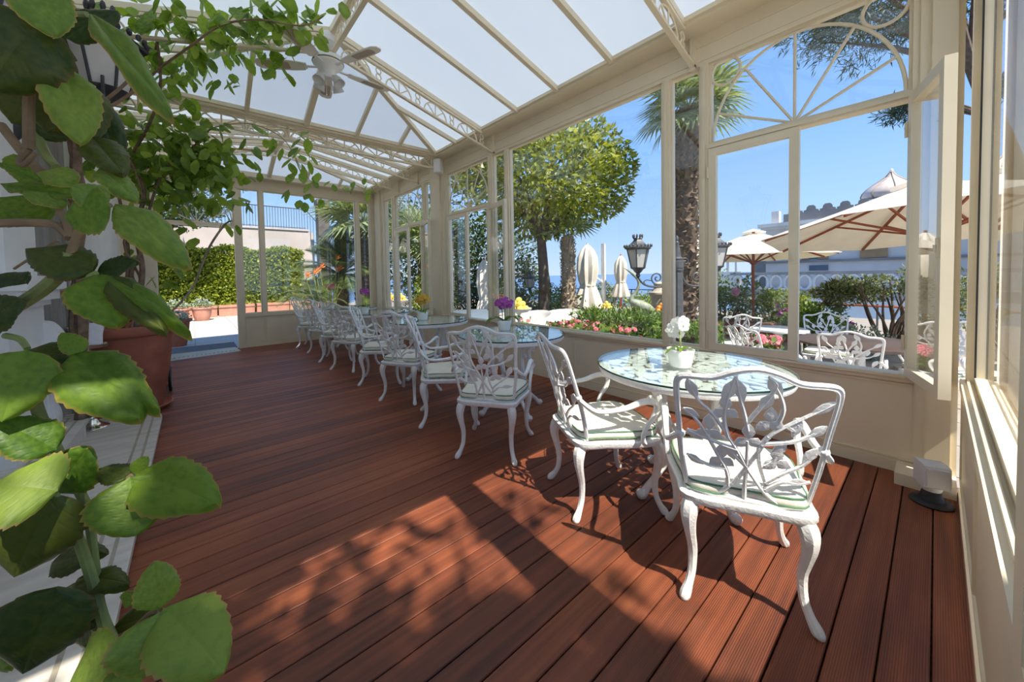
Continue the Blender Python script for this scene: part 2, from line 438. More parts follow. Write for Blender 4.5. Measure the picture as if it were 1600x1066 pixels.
# ------------------------------------------------------------------ walls: helpers in wall coordinates
f_right = lambda u, w, t: (XW + t, u, w)
f_back = lambda u, w, t: (u, YB + t, w)
f_end = lambda u, w, t: (u, YN - t, w)
def wbox(mb, fn, u0, u1, w0, w1, t0, t1):
    return mb.prism([(u0, w0), (u1, w0), (u1, w1), (u0, w1)], fn, t0, t1)
def part(fn, par, name, m, *boxes, smooth=30):
    mb = MB()
    for b_ in boxes: wbox(mb, fn, *b_)
    o = mb.build(name, m, par, smooth)
    return o
def frame_boxes(u0, u1, w0, w1, bw, t0, t1):
    return [(u0, u0 + bw, w0, w1, t0, t1), (u1 - bw, u1, w0, w1, t0, t1), (u0 + bw, u1 - bw, w0, w0 + bw, t0, t1), (u0 + bw, u1 - bw, w1 - bw, w1, t0, t1)]
def pane(fn, par, u0, u1, w0, w1, t=0.055):
    return part(fn, par, 'pane', 'glass', (u0, u1, w0, w1, t, t + 0.004), smooth=0)
def bead(fn, par, u0, u1, w0, w1, t0=0.025, t1=0.075, bw=0.018):
    return part(fn, par, 'glazing_bead', 'cream', *frame_boxes(u0, u1, w0, w1, bw, t0, t1))
ZS, ZT, ZF = 0.66, 2.34, 3.07       # sill, transom, window head
def fanlight(fn, par, u0, u1, w0=ZT + 0.05, w1=ZF):
    """half-ellipse arch, five spokes and a ring in each top corner, in flat bar"""
    uc = (u0 + u1) / 2; ru = (u1 - u0) / 2 - 0.015; rw = (w1 - w0) - 0.03
    t = 0.035; q = 0.011
    arch = MB().tube([fn(uc + ru * cos(a), w0 + rw * sin(a), t) for a in [pi * k / 28 for k in range(29)]], q, 6)
    arch.build('fan_arch', 'cream', par)
    for a in (22, 55, 90, 125, 158):
        a = radians(a)
        MB().tube([fn(uc, w0, t), fn(uc + ru * cos(a), w0 + rw * sin(a), t)], q * 0.9, 6).build('fan_spoke', 'cream', par)
    rr = 0.105
    for sg in (-1, 1):
        cu = uc + sg * (ru - rr + 0.01); cw = w1 - rr - 0.005
        MB().tube([fn(cu + rr * cos(a), cw + rr * sin(a), t) for a in [2 * pi * k / 20 for k in range(20)]], q, 6, closed=True).build('corner_ring', 'cream', par)
def make_sash(w, h, name='sash'):
    """casement leaf: local x from the hinge, local z up, with its pane, hinges and lock"""
    o = MB()
    for b_ in frame_boxes(0, w, 0, h, 0.058, -0.022, 0.022): wbox(o, lambda u, z, t: (u, t, z), *b_)
    o = o.build(name, 'cream', None, 30)
    p = MB(); wbox(p, lambda u, z, t: (u, t, z), 0.056, w - 0.056, 0.056, h - 0.056, -0.002, 0.002); p.build('pane', 'glass', o, 0)
    k = MB(); wbox(k, lambda u, z, t: (u, t, z), w - 0.042, w - 0.018, h * 0.42, h * 0.42 + 0.10, -0.030, -0.022)
    k.tube([(w - 0.03, -0.034, h * 0.42 + 0.03), (w - 0.03, -0.036, h * 0.42 + 0.065)], 0.006, 6); k.build('lock_plate', 'cream', o)
    for z in (0.16, h - 0.24):
        MB().tube([(-0.004, -0.026, z), (-0.004, -0.026, z + 0.09)], 0.009, 8).build('hinge', 'cream', o)
    return o
def place_sash(par, hinge, ang, w, h=ZT - 0.635):
    o = make_sash(w, h); o.parent = par
    o.matrix_basis = Matrix.Translation(hinge) @ Matrix.Rotation(ang, 4, 'Z')
    return o

# ------------------------------------------------------------------ long garden wall
wall_right = struct('wall_right')
P_ = lambda name, *b_: part(f_right, wall_right, name, 'cream', *b_)
def panel_run(fn, par, us, z1=0.585):
    for a, b_ in zip(us[:-1], us[1:]):
        part(fn, par, 'lower_panel', 'cream', (a, b_, 0.075, z1, 0.012, 0.06), *frame_boxes(a + 0.012, b_ - 0.012, 0.085, z1 - 0.012, 0.010, 0.004, 0.02))
panel_run(f_right, wall_right, [-0.09, 0.06, 1.24, 1.62, 2.70, 3.83, 4.2, 5.42])
panel_run(f_right, wall_right, [5.9, 6.2, 7.5, 8.04])
P_('plinth_rail', (-0.09, 8.55, 0.0, 0.075, 0.0, 0.07))
P_('sill_rail', (-0.09, 8.55, 0.585, 0.635, -0.006, 0.09), (-0.09, 8.55, 0.612, 0.632, -0.022, 0.0))
P_('window_head', (-0.09, 8.55, ZF, 3.33, 0.0, 0.10), (-0.09, 8.55, ZF + 0.035, ZF + 0.05, -0.008, 0.0), (-0.09, 8.55, 3.225, 3.24, -0.008, 0.0))
for a, b_ in ((5.42, 5.90), (8.04, 8.55)):
    P_('column', (a, b_, 0.0, 3.33, -0.012, 0.12), (a + 0.10, b_ - 0.10, 0.0, 3.33, -0.05, 0.0), (a, b_, 0.0, 0.10, -0.02, 0.0))
P_('corner_post', (-0.09, 0.075, 0.0, 3.33, -0.02, 0.12), (-0.065, 0.03, 0.06, 3.33, -0.05, 0.0), (0.072, 0.105, 0.635, ZF, 0.0, 0.09))
P_('corner_plinth', (-0.09, 0.145, 0.0, 0.07, -0.20, 0.0))
for a, b_ in ((1.245, 1.31), (1.57, 1.64), (3.78, 3.865), (4.13, 4.23), (5.36, 5.42), (6.14, 6.24), (7.46, 7.62)):
    P_('mullion', (a, b_, 0.635, ZF, 0.0, 0.09), ((a + b_) / 2 - 0.012, (a + b_) / 2 + 0.012, 0.635, ZF, -0.012, 0.0))

def fan_window(n, u0, u1, closed_low):
    """fanlight over a pair of casements, one shut and one folded back"""
    w_ = struct('window_%d' % n)
    part(f_right, w_, 'transom', 'cream', (u0, u1, ZT, ZT + 0.05, 0.0, 0.09), (u0, u1, ZT + 0.012, ZT + 0.036, -0.012, 0.0))
    bead(f_right, w_, u0, u1, ZT + 0.05, ZF)
    pane(f_right, w_, u0 + 0.01, u1 - 0.01, ZT + 0.06, ZF - 0.01)
    fanlight(f_right, w_, u0 + 0.01, u1 - 0.01)
    return w_
w1 = fan_window(1, 0.105, 1.245, True)
place_sash(w1, (XW + 0.005, 1.238, 0.635), -pi / 2, 0.60)
place_sash(w1, (XW - 0.03, 0.098, 0.635), pi + radians(14.5), 0.53)
w2 = fan_window(2, 4.23, 5.36, True)
place_sash(w2, (XW + 0.005, 5.352, 0.635), -pi / 2, 0.59)
place_sash(w2, (XW - 0.02, 4.225, 0.635), -pi / 2 - radians(13), 0.56)
w3 = fan_window(3, 6.24, 7.46, True)
place_sash(w3, (XW + 0.005, 7.452, 0.635), -pi / 2, 0.63)
place_sash(w3, (XW - 0.03, 6.236, 0.635), -pi / 2 - radians(14), 0.58)
for k, (a, b_) in enumerate(((1.31, 1.57), (1.64, 3.78), (3.865, 4.13), (5.90, 6.14), (7.62, 8.04))):
    w_ = struct('window_%d' % (4 + k))
    bead(f_right, w_, a, b_, 0.635, ZF)
    pane(f_right, w_, a + 0.01, b_ - 0.01, 0.645, ZF - 0.01)

# ------------------------------------------------------------------ back wall with the way out to the courtyard
wall_back = struct('wall_back')
Q_ = lambda name, *b_: part(f_back, wall_back, name, 'cream', *b_)
panel_run(f_back, wall_back, [0.77, 1.11, 2.06, 3.02, 3.44], 0.60)
Q_('plinth_rail', (0.77, 3.44, 0.0, 0.075, 0.0, 0.07))
Q_('sill_rail', (0.66, 3.44, 0.60, 0.66, -0.006, 0.09))
Q_('window_head', (XL, 3.44, ZF + 0.03, 3.33, 0.0, 0.10), (XL, 3.44, ZF + 0.06, ZF + 0.075, -0.008, 0.0))
Q_('door_post', (0.655, 0.77, 0.0, ZF + 0.03, -0.015, 0.09))
Q_('door_post', (-0.58, -0.46, 0.0, ZF + 0.03, -0.015, 0.09))
Q_('mullion', (1.075, 1.145, 0.66, ZF + 0.03, 0.0, 0.09))
Q_('mullion', (2.975, 3.065, 0.66, ZF + 0.03, 0.0, 0.09))
Q_('corner_column', (3.31, 3.44, 0.0, 3.33, -0.02, 0.1))
Q_('side_panel', (XL, -0.58, 0.0, 3.1, 0.0, 0.09))
wd = struct('window_9')
part(f_back, wd, 'transom', 'cream', (-0.46, 0.655, ZT, ZT + 0.05, 0.0, 0.09))
bead(f_back, wd, -0.46, 0.655, ZT + 0.05, ZF + 0.03)
pane(f_back, wd, -0.45, 0.645, ZT + 0.06, ZF + 0.02)
fanlight(f_back, wd, -0.45, 0.645, ZT + 0.05, ZF + 0.03)
for k, (a, b_) in enumerate(((0.77, 1.075), (1.145, 2.975), (3.065, 3.31))):
    w_ = struct('window_%d' % (10 + k))
    bead(f_back, w_, a, b_, 0.66, ZF + 0.03)
    pane(f_back, w_, a + 0.01, b_ - 0.01, 0.67, ZF + 0.02)

# ------------------------------------------------------------------ end wall beside the camera
wall_near = struct('wall_near')
N_ = lambda name, *b_: part(f_end, wall_near, name, 'cream', *b_)
panel_run(f_end, wall_near, [-0.9, 0.08, 1.02, 2.2, 3.36], 0.60)
N_('plinth_rail', (-0.9, 3.36, 0.0, 0.03, 0.0, 0.07))
N_('sill_rail', (-0.9, 3.42, 0.60, 0.655, 0.0, 0.16), (-0.9, 3.36, 0.655, 0.675, 0.02, 0.032), (-0.9, 3.36, 0.655, 0.675, 0.135, 0.15))
N_('window_head', (-0.9, 3.44, ZF, 3.33, 0.0, 0.12))
N_('mullion', (1.01, 1.115, 0.655, ZF, 0.0, 0.10))
N_('corner_stile', (3.30, 3.44, 0.655, ZF, 0.02, 0.11))
for k, (a, b_) in enumerate(((-0.9, 1.01), (1.115, 3.30))):
    w_ = struct('window_%d' % (13 + k))
    part(f_end, w_, 'glazing_bead', 'cream', *frame_boxes(a, b_, 0.655, ZF, 0.045, 0.045, 0.095))
    pane(f_end, w_, a + 0.02, b_ - 0.02, 0.68, ZF - 0.02, 0.065)
    part(f_end, w_, 'rubber_seal', 'seal', (b_ - 0.052, b_ - 0.046, 0.70, ZF - 0.04, 0.043, 0.05))

# ------------------------------------------------------------------ house wall on the left with its pilaster and grey door leaf
wall_left = struct('wall_left')
MB().box(XL - 0.15, XL, -0.2, YB, -0.1, 4.6).build('plaster_face', 'plaster', wall_left)
pil = MB()
for (y0, y1, x1, z0, z1) in ((3.42, 4.10, 0.06, 0.23, 1.16), (3.40, 4.13, 0.09, 1.16, 1.20), (3.37, 4.16, 0.13, 1.20, 1.27), (3.34, 4.19, 0.16, 1.27, 1.36), (3.48, 4.05, 0.05, 1.36, 3.6)):
    pil.box(XL, XL + x1, y0, y1, z0, z1)
pil.build('pilaster', 'white_paint', wall_left)
scr = MB()
prof = [(0, 0), (0.14, 0.0), (0.16, 0.10), (0.11, 0.22), (0.13, 0.40), (0.22, 0.52), (0.24, 0.66), (0.14, 0.78), (0.0, 0.80)]
scr.prism(spline(prof, 4), lambda u, w, t: (XL + u * 0.6, t, 0.24 + w), 4.06, 4.22)
scr.build('scroll_bracket', 'white_paint', wall_left)
door_1 = struct('door_1')
for k in range(6):
    MB().box(XL, XL + 0.06, 4.26 + k * 0.07, 4.327 + k * 0.07, 0.15, 2.5).build('board', 'grey_wood', door_1)
MB().box(XL, XL + 0.085, 4.68, 4.76, 0.0, 2.6).build('door_frame', 'grey_wood', door_1)
MB().box(XL + 0.05, XL + 0.07, 4.28, 4.66, 1.22, 1.25).build('cross_rail', 'mahogany', door_1)
# ------------------------------------------------------------------ the glazed roof
ceiling = struct('ceiling')
ZR, ZR2 = 3.94, 3.68
XI, XJ = 3.22, 2 * XC - 3.22          # inner edges of the eaves cornice
Y0, Y1, YA, YBx = 0.12, 5.32, 1.36, 4.08        # near eaves, far eaves, ridge ends
cor = MB()
cor.box(XI, XW + 0.1, -0.2, YB + 0.1, 3.33, ZE - 0.02); cor.box(XI - 0.03, XI + 0.08, -0.2, YB + 0.1, 3.355, ZE)
cor.build('eaves_cornice', 'cream', ceiling)
MB().box(XL, XJ, -0.2, YB + 0.1, 3.33, ZE).box(XL, XL + 0.05, -0.2, YB, 3.1, 3.33).build('eaves_cornice', 'cream', ceiling)
MB().box(XJ, XI, Y1 + 0.0, 5.48, 3.33, ZE - 0.02).box(XJ, XI, Y1 - 0.03, Y1 + 0.07, 3.355, ZE + 0.01).build('cross_beam', 'cream', ceiling)
MB().box(XJ, XI, 8.33, YB + 0.1, 3.30, ZE).build('cross_beam', 'cream', ceiling)
MB().box(XJ, XI, -0.2, Y0, 3.33, ZE).build('cross_beam', 'cream', ceiling)

def roof_z(x, zr): return lerp(zr, ZE + 0.02, abs(x - XC) / (XI - XC))
def slope_section(y0, y1, ya, yb, zr, raf, hipx):
    """hip roof: milk-glass panes between glazing bars; raf = where the bars stand along the eaves, hipx = across the hipped ends"""
    def bar(a, b_, w=0.045, h=0.055, name='glazing_bar'):
        MB().bar(Vector(a) + Vector((0, 0, -0.012)), Vector(b_) + Vector((0, 0, -0.012)), w, h).build(name, 'cream', ceiling)
    def pane_(pts):
        pts = [Vector(p) for p in pts]; nrm = (pts[1] - pts[0]).cross(pts[2] - pts[0]).normalized()
        if nrm.z < 0: nrm = -nrm
        m = len(pts); up = [p + nrm * 0.022 for p in pts]; dn = [p + nrm * 0.016 for p in pts]
        MB().add(dn + up, [tuple(range(m)), tuple(range(2 * m - 1, m - 1, -1))] + [(i, (i + 1) % m, m + (i + 1) % m, m + i) for i in range(m)]).build('roof_pane', 'milk_glass', ceiling, 0)
    ez = ZE - 0.014
    for sg in (1, -1):
        xe = XC + sg * (XI - XC)
        def top(y):      # where a bar that starts at y on the eaves ends: on the ridge or on a hip
            if y > yb: t = (y1 - y) / (y1 - yb)
            elif y < ya: t = (y - y0) / (ya - y0)
            else: t = 1.0
            return (lerp(xe, XC, t), y, lerp(ez, zr, t))
        ys = [y0] + list(raf) + [y1]
        for a, b_ in zip(ys[:-1], ys[1:]):
            mids = [q for q in (ya, yb) if a < q < b_]
            pane_([(xe, a, ez), (xe, b_, ez)] + ([top(b_)] if b_ < y1 else []) + [top(q) for q in reversed(mids)] + ([top(a)] if a > y0 else []))
        for y in raf: bar((xe, y, ez), top(y))
        for yy, yr in ((y0, ya), (y1, yb)): bar((xe, yy, ez), (XC, yr, zr), 0.06, 0.07, 'hip_bar')
    bar((XC, ya, zr), (XC, yb, zr), 0.07, 0.09, 'ridge_bar')
    for yy, yr in ((y0, ya), (y1, yb)):
        xs = [XC - (XI - XC)] + list(hipx) + [XI]
        def top2(x):
            t = 1 - abs(x - XC) / (XI - XC)
            return (x, lerp(yy, yr, t), lerp(ez, zr, t))
        for a, b_ in zip(xs[:-1], xs[1:]):
            mid = [XC] if a < XC - 1e-6 < XC + 1e-6 < b_ else []
            pts = [(a, yy, ez), (b_, yy, ez)]
            if b_ < XI - 1e-6: pts.append(top2(b_))
            pts += [top2(q) for q in mid]
            if a > xs[0] + 1e-6: pts.append(top2(a))
            pane_(pts)
        for x in hipx: bar((x, yy, ez), top2(x), 0.045 if abs(x - XC) > 0.01 else 0.07, 0.055)
slope_section(Y0, Y1, YA, YBx, ZR, [0.74, 1.36, 2.02, 2.70, 3.35, 4.08, 4.70], [XC - 1.32, XC - 0.66, XC, XC + 0.66, XC + 1.32])
slope_section(5.48, 8.33, 6.35, 7.50, ZR2, [5.95, 6.35, 6.8, 7.2, 7.75], [XC - 1.32, XC - 0.66, XC, XC + 0.66, XC + 1.32])

def ornament(par, fn, length, hgt, per, r=0.0065, ring=True):
    """arches with three spokes and rings between, fn(s, h) gives a point on the truss plane"""
    k = max(1, round(length / per)); p = length / k
    for i in range(k):
        c = (i + 0.5) * p; R = p * (0.33 if ring else 0.46)
        m = MB()
        m.tube([fn(c + R * cos(a), hgt * 0.95 * sin(a)) for a in [pi * j / 10 for j in range(11)]], r * 1.2, 5)
        for a in (45, 90, 135):
            a = radians(a); m.tube([fn(c, 0), fn(c + R * cos(a), hgt * 0.95 * sin(a))], r, 5)
        if ring:
            q = p * 0.5 - R
            for ww in (0.30, 0.72):
                rr = min(q * 0.8, hgt * 0.2)
                m.tube([fn(i * p + rr * cos(a), hgt * ww + rr * sin(a)) for a in [2 * pi * j / 8 for j in range(8)]], r, 5, closed=True)
        else:
            m.tube([fn(i * p, 0), fn(i * p, hgt)], r * 1.3, 5)
        m.build('lattice_arch', 'cream', par)
def rafter_truss(y, zr, x_in=XW, drop=0.18):
    for sg in (1, -1):
        xe = XC + sg * (XI - XC); xo = XC + sg * (x_in - XC)
        zt0, zt1 = ZE - 0.070, zr - 0.070
        sl = (zt1 - zt0) / abs(XI - XC)
        zl0 = zt0 - sl * abs(xo - xe) - drop; zl1 = zt1 - drop
        t = MB().bar((xo, y, zl0), (XC, y, zl1), 0.04, 0.022).bar((xe, y, zt0), (XC, y, zt1), 0.04, 0.026)
        t.box(min(xo, xo - sg * 0.03), max(xo, xo - sg * 0.03), y - 0.02, y + 0.02, zl0 - 0.03, 3.34)
        t = t.build('rafter_truss', 'cream', ceiling)
        L = sqrt((xe - XC) ** 2 + (zt1 - zt0) ** 2)
        ornament(t, lambda s, h: (lerp(xe, XC, s / L), y, lerp(zt0, zt1, s / L) - drop + 0.01 + h), L, drop - 0.02, 0.46, r=0.0075)
for y in (YA, YBx): rafter_truss(y, ZR)
for y in (6.35, 7.2): rafter_truss(y, ZR2, drop=0.16)
def level_truss(y, z0, z1, x0, x1):
    t = MB().bar((x0, y, z0), (x1, y, z0), 0.04, 0.025).bar((x0, y, z1), (x1, y, z1), 0.04, 0.02)
    t = t.build('level_truss', 'cream', ceiling)
    ornament(t, lambda s, h: (x0 + s, y, z0 + 0.01 + h), x1 - x0, z1 - z0 - 0.02, 0.46, r=0.009, ring=False)
level_truss(5.41, 3.15, 3.33, XL + 0.05, XW - 0.02)
# ornate ridge girder and the centre bar of the hipped end
rg = MB().bar((XC, YA, ZR - 0.23), (XC, YBx, ZR - 0.23), 0.045, 0.025).build('ridge_girder', 'cream', ceiling)
ornament(rg, lambda s, h: (XC, YA + s, ZR - 0.22 + h), YBx - YA, 0.17, 0.46, r=0.0075)
# ------------------------------------------------------------------ cast-metal garden chairs
def make_leaf2d(L, W):
    """pointed leaf outline in (s, t)"""
    pts = [(0, 0), (0.18, 0.30), (0.42, 0.5), (0.70, 0.36), (1.0, 0.0), (0.70, -0.36), (0.42, -0.5), (0.18, -0.30)]
    return [(a * L, b * W) for a, b in pts]
BL, BR, TL, TR = (150, 505), (575, 585), (118, 128), (640, 162)
def back_uv(px, py):
    """traced back ornament to (u, v): u -1..1 across, v 0..1 from the seat rail to the top rail"""
    v = 0.5
    for _ in range(6):
        l_ = (lerp(BL[0], TL[0], v), lerp(BL[1], TL[1], v)); r_ = (lerp(BR[0], TR[0], v), lerp(BR[1], TR[1], v))
        u = (px - l_[0]) / (r_[0] - l_[0])
        yb_, yt_ = lerp(BL[1], BR[1], u), lerp(TL[1], TR[1], u)
        v = (yb_ - py) / (yb_ - yt_)
    return 2 * u - 1, v
SEAT_Z = 0.405
def back_pt(u, v, off=0.0):
    """point on the leaning, slightly hollow back, local chair frame (x forward, y left)"""
    half = lerp(0.195, 0.255, v)
    x = -0.215 - 0.105 * v - 0.035 * v * v + 0.035 * u * u + off
    return Vector((x, -u * half, SEAT_Z + 0.02 + v * 0.495))
def make_chair(with_leaves=True):
    root = thing('garden_chair', 'x', 'chair')
    W = 'white_metal'
    # seat frame
    out = [(-0.225, 0.195), (-0.10, 0.225), (0.10, 0.255), (0.215, 0.235), (0.245, 0.12), (0.25, 0.0), (0.245, -0.12), (0.215, -0.235), (0.10, -0.255), (-0.10, -0.225), (-0.225, -0.195), (-0.235, 0.0)]
    ring = spline(out, 4, closed=True)
    fr = MB(); m = len(ring)
    vs = []
    for k, z in ((1.0, SEAT_Z - 0.022), (1.03, SEAT_Z - 0.01), (1.03, SEAT_Z + 0.008), (1.0, SEAT_Z + 0.014), (0.86, SEAT_Z + 0.012), (0.86, SEAT_Z - 0.02)):
        vs += [(x * k, y_ * k, z) for x, y_ in ring]
    fs = [(r * m + i, r * m + (i + 1) % m, ((r + 1) % 6) * m + (i + 1) % m, ((r + 1) % 6) * m + i) for r in range(6) for i in range(m)]
    fr.add(vs, fs)
    for yy in (-0.12, -0.04, 0.04, 0.12): fr.bar((-0.21, yy, SEAT_Z), (0.225, yy, SEAT_Z), 0.016, 0.008)
    fr.build('seat_frame', W, root)
    # cabriole legs
    for sx, sy in ((1, 1), (1, -1), (-1, 1), (-1, -1)):
        bx, by = (0.205, 0.215) if sx > 0 else (-0.205, 0.180)
        d = Vector((0.75 * sx if sx < 0 else 0.72, sy * 0.62, 0)).normalized()
        pts = []; rs = []
        for h, off, r in ((0.41, -0.012, 0.020), (0.385, 0.002, 0.029), (0.355, 0.016, 0.032), (0.31, 0.020, 0.027), (0.25, 0.010, 0.0205), (0.18, -0.004, 0.0175), (0.10, 0.000, 0.0155), (0.05, 0.020, 0.0155), (0.022, 0.040, 0.020), (0.008, 0.050, 0.018), (0.0, 0.052, 0.012)):
            pts.append((bx + d.x * off * (1.25 if sx < 0 else 1), by * sy + d.y * off, h)); rs.append(r)
        q = spline([(*p, r) for p, r in zip(pts, rs)], 3)
        MB().tube([p[:3] for p in q], [p[3] for p in q], 8).build('leg', W, root)
    # back frame: two stiles and the humped top rail, double ribbed
    path = [(-1.0, 0.0), (-1.03, 0.3), (-1.0, 0.62), (-0.98, 0.88), (-0.93, 0.975), (-0.80, 1.0), (-0.5, 1.01), (-0.25, 1.07), (0, 1.10), (0.25, 1.07), (0.5, 1.01), (0.80, 1.0), (0.93, 0.975), (0.98, 0.88), (1.0, 0.62), (1.03, 0.3), (1.0, 0.0)]
    q = spline(path, 3)
    bf = MB().tube([back_pt(u, v, 0.004) for u, v in q], 0.0092, 6)
    bf.tube([back_pt(u * 0.975, v * 0.985, 0.0) for u, v in q], 0.0062, 5)
    bf.tube([back_pt(u, 0.0) for u in (-1, -0.6, -0.2, 0.2, 0.6, 1)], 0.015, 6)
    bf = bf.build('backrest', W, root)
    branches = [
        [(245, 532), (320, 480), (362, 425), (400, 370), (428, 320), (480, 285), (545, 250), (612, 212)],
        [(482, 566), (425, 515), (385, 460), (362, 425), (325, 360), (285, 300), (245, 245), (200, 205), (170, 145)],
        [(355, 552), (357, 480), (361, 420), (362, 370), (362, 335)],
        [(300, 490), (295, 440), (262, 380), (225, 315), (190, 268), (150, 238)],
        [(428, 320), (400, 360), (405, 420), (425, 480), (425, 505)],
        [(425, 480), (480, 450), (540, 425), (580, 385)],
        [(405, 345), (470, 342), (520, 335), (560, 315), (598, 290)],
        [(425, 505), (480, 480), (530, 490), (575, 488)],
        [(362, 270), (400, 220), (425, 185), (440, 150), (415, 128)],
        [(362, 300), (345, 230), (330, 180), (320, 128)],
        [(300, 325), (285, 260), (300, 180), (318, 132)],
        [(330, 365), (280, 350), (220, 330), (160, 308)],
        [(290, 430), (240, 425), (190, 408), (155, 392)],
        [(455, 270), (465, 230), (450, 180), (425, 140)],
        [(362, 425), (310, 375), (290, 355)],
        [(420, 420), (450, 400), (470, 360)],
        [(480, 285), (505, 300), (512, 280)],
    ]
    br = MB()
    for b_ in branches:
        p = spline([back_uv(*t) for t in b_], 3)
        n_ = len(p); br.tube([back_pt(u, min(v, 1.05)) for u, v in p], [lerp(0.0085, 0.0055, i / (n_ - 1)) for i in range(n_)], 5)
    br.build('branch_work', W, root)
    leaves = [(165, 140, 200, 205, 34), (325, 135, 277, 210, 36), (320, 135, 347, 208, 34), (415, 130, 458, 190, 34), (432, 180, 393, 235, 32), (618, 208, 545, 250, 30), (522, 265, 500, 322, 28),
              (602, 288, 548, 326, 30), (160, 308, 215, 340, 30), (300, 350, 322, 402, 32), (155, 392, 215, 425, 28), (485, 342, 440, 385, 30), (584, 365, 540, 415, 34), (570, 488, 490, 480, 24),
              (150, 238, 205, 262, 26)]
    tref = [(290, 235, 48), (430, 272, 50), (365, 328, 52), (236, 305, 54), (278, 398, 50), (458, 405, 50)]
    if with_leaves:
        def leaf_obj(px0, py0, px1, py1, w):
            a = back_uv(px0, py0); b_ = back_uv(px1, py1)
            A = back_pt(*a, 0.0); B = back_pt(*b_, 0.0); ax = B - A; L = ax.length; ax.normalize()
            e = back_pt(a[0] + 0.05, a[1]) - back_pt(a[0] - 0.05, a[1]); f_ = back_pt(a[0], a[1] + 0.05) - back_pt(a[0], a[1] - 0.05)
            nn = e.cross(f_).normalized(); sd = nn.cross(ax).normalized(); Wd = w * 0.00125
            mb = MB(); o = make_leaf2d(L, Wd); m_ = len(o)
            top = [A + ax * s + sd * t for s, t in o]
            vs = [p + nn * 0.002 for p in top] + [p - nn * 0.002 for p in top] + [A + ax * L * 0.45 + nn * 0.0055, A + ax * L * 0.45 - nn * 0.0055]
            fs = [(i, (i + 1) % m_, 2 * m_) for i in range(m_)] + [((i + 1) % m_ + m_, i + m_, 2 * m_ + 1) for i in range(m_)] + [(i, i + m_, (i + 1) % m_ + m_, (i + 1) % m_) for i in range(m_)]
            return mb.add(vs, fs)
        for a in leaves: leaf_obj(*a).build('leaf', W, bf, 60)
        for (cx, cy, s) in tref:
            mb = MB()
            for an in (-90, 30, 150):
                an = radians(an); t = leaf_obj(cx, cy, cx + s * cos(an), cy + s * sin(an), 34); mb.add(t.v, t.f)
            mb.build('trefoil_leaf', W, bf, 60)
    # arms: out from the stile, along, and rolled down to the seat frame
    for sg in (1, -1):
        p0 = back_pt(-sg * 1.0, 0.48)
        pts = [(p0.x, p0.y, p0.z, 0.011), (p0.x + 0.06, sg * 0.262, 0.612, 0.011), (-0.12, sg * 0.268, 0.598, 0.012), (0.0, sg * 0.268, 0.605, 0.014), (0.09, sg * 0.268, 0.63, 0.017), (0.15, sg * 0.268, 0.632, 0.018), (0.178, sg * 0.268, 0.605, 0.016), (0.165, sg * 0.266, 0.55, 0.014), (0.125, sg * 0.264, 0.50, 0.012), (0.105, sg * 0.262, 0.45, 0.012), (0.11, sg * 0.260, 0.415, 0.013), (0.135, sg * 0.256, 0.405, 0.011)]
        q = spline(pts, 3)
        am = MB().tube([p[:3] for p in q], [p[3] for p in q], 7); am.ball((p0.x + 0.004, p0.y, p0.z), 0.019, 8, 6)
        am.build('arm', W, root)
    # cushion with its green piping
    cu = MB(); cr = [(x * 0.93 + 0.005, y_ * 0.93) for x, y_ in ring]; vs = []
    lay = ((0.94, 0.016), (1.0, 0.026), (1.005, 0.044), (0.985, 0.058), (0.90, 0.067), (0.6, 0.074), (0.3, 0.072), (0.08, 0.069))
    for k, z in lay: vs += [(x * k, y_ * k, SEAT_Z + z) for x, y_ in cr]
    fs = [(r * m + i, r * m + (i + 1) % m, (r + 1) * m + (i + 1) % m, (r + 1) * m + i) for r in range(len(lay) - 1) for i in range(m)]
    fs += [tuple(range((len(lay) - 1) * m, len(lay) * m)), tuple(reversed(range(m)))]
    cu = cu.add(vs, fs).build('cushion', 'cushion', root, 80)
    for k, z in ((0.985, 0.0585), (1.002, 0.028)):
        MB().tube([(x * k, y_ * k, SEAT_Z + z) for x, y_ in cr], 0.0038, 5, closed=True).build('piping', 'piping', cu)
    return root
chair0 = make_chair()
def put_chair(first, x, y, ang, label, z=0.0, group='white cast metal chairs along the deck', cat='chair'):
    c = chair0 if first else copy_tree(chair0)
    c.location = (x, y, z); c.rotation_euler = (0, 0, ang); tag(c, label, cat, group)
    return c
A_ANG, B_ANG = radians(28), radians(-29)
def rear_mid(x, y, ang, back=0.235):      # seat centre from the middle between the rear feet
    return x + back * cos(ang), y + back * sin(ang)
chairs = [
    (1.585, 0.44, 27, 'white openwork armchair nearest of all, its cushion in full sun, before the white orchid'),
    (1.633, 1.357, -30, 'white openwork armchair seen from its side, leaf shadows dappling its cushion'),
    (1.56, 2.00, 35, 'white openwork armchair just beyond the sunlit strip, before the big magenta orchid'),
    (1.60, 2.98, -30, 'white openwork armchair at the far side of the table with the big magenta orchid'),
    (1.62, 3.55, 31, 'white openwork armchair before the table with the yellow flowers'),
    (1.64, 4.60, -30, 'white openwork armchair on the farther side of the table with the yellow flowers'),
    (1.605, 5.32, 27, 'white openwork armchair at the fourth table, its back square to the deck'),
    (1.62, 6.30, -30, 'white openwork armchair seen edge-on beyond the fourth table'),
    (1.64, 6.86, 24, 'white openwork armchair at the farthest table, half hidden by other chairs'),
    (1.62, 7.88, -32, 'white openwork armchair farthest away, nearest the courtyard doorway'),
]
for k, (x, y, a, lab) in enumerate(chairs):
    a = radians(a); cx, cy = rear_mid(x, y, a)
    put_chair(k == 0, cx, cy, a, lab)

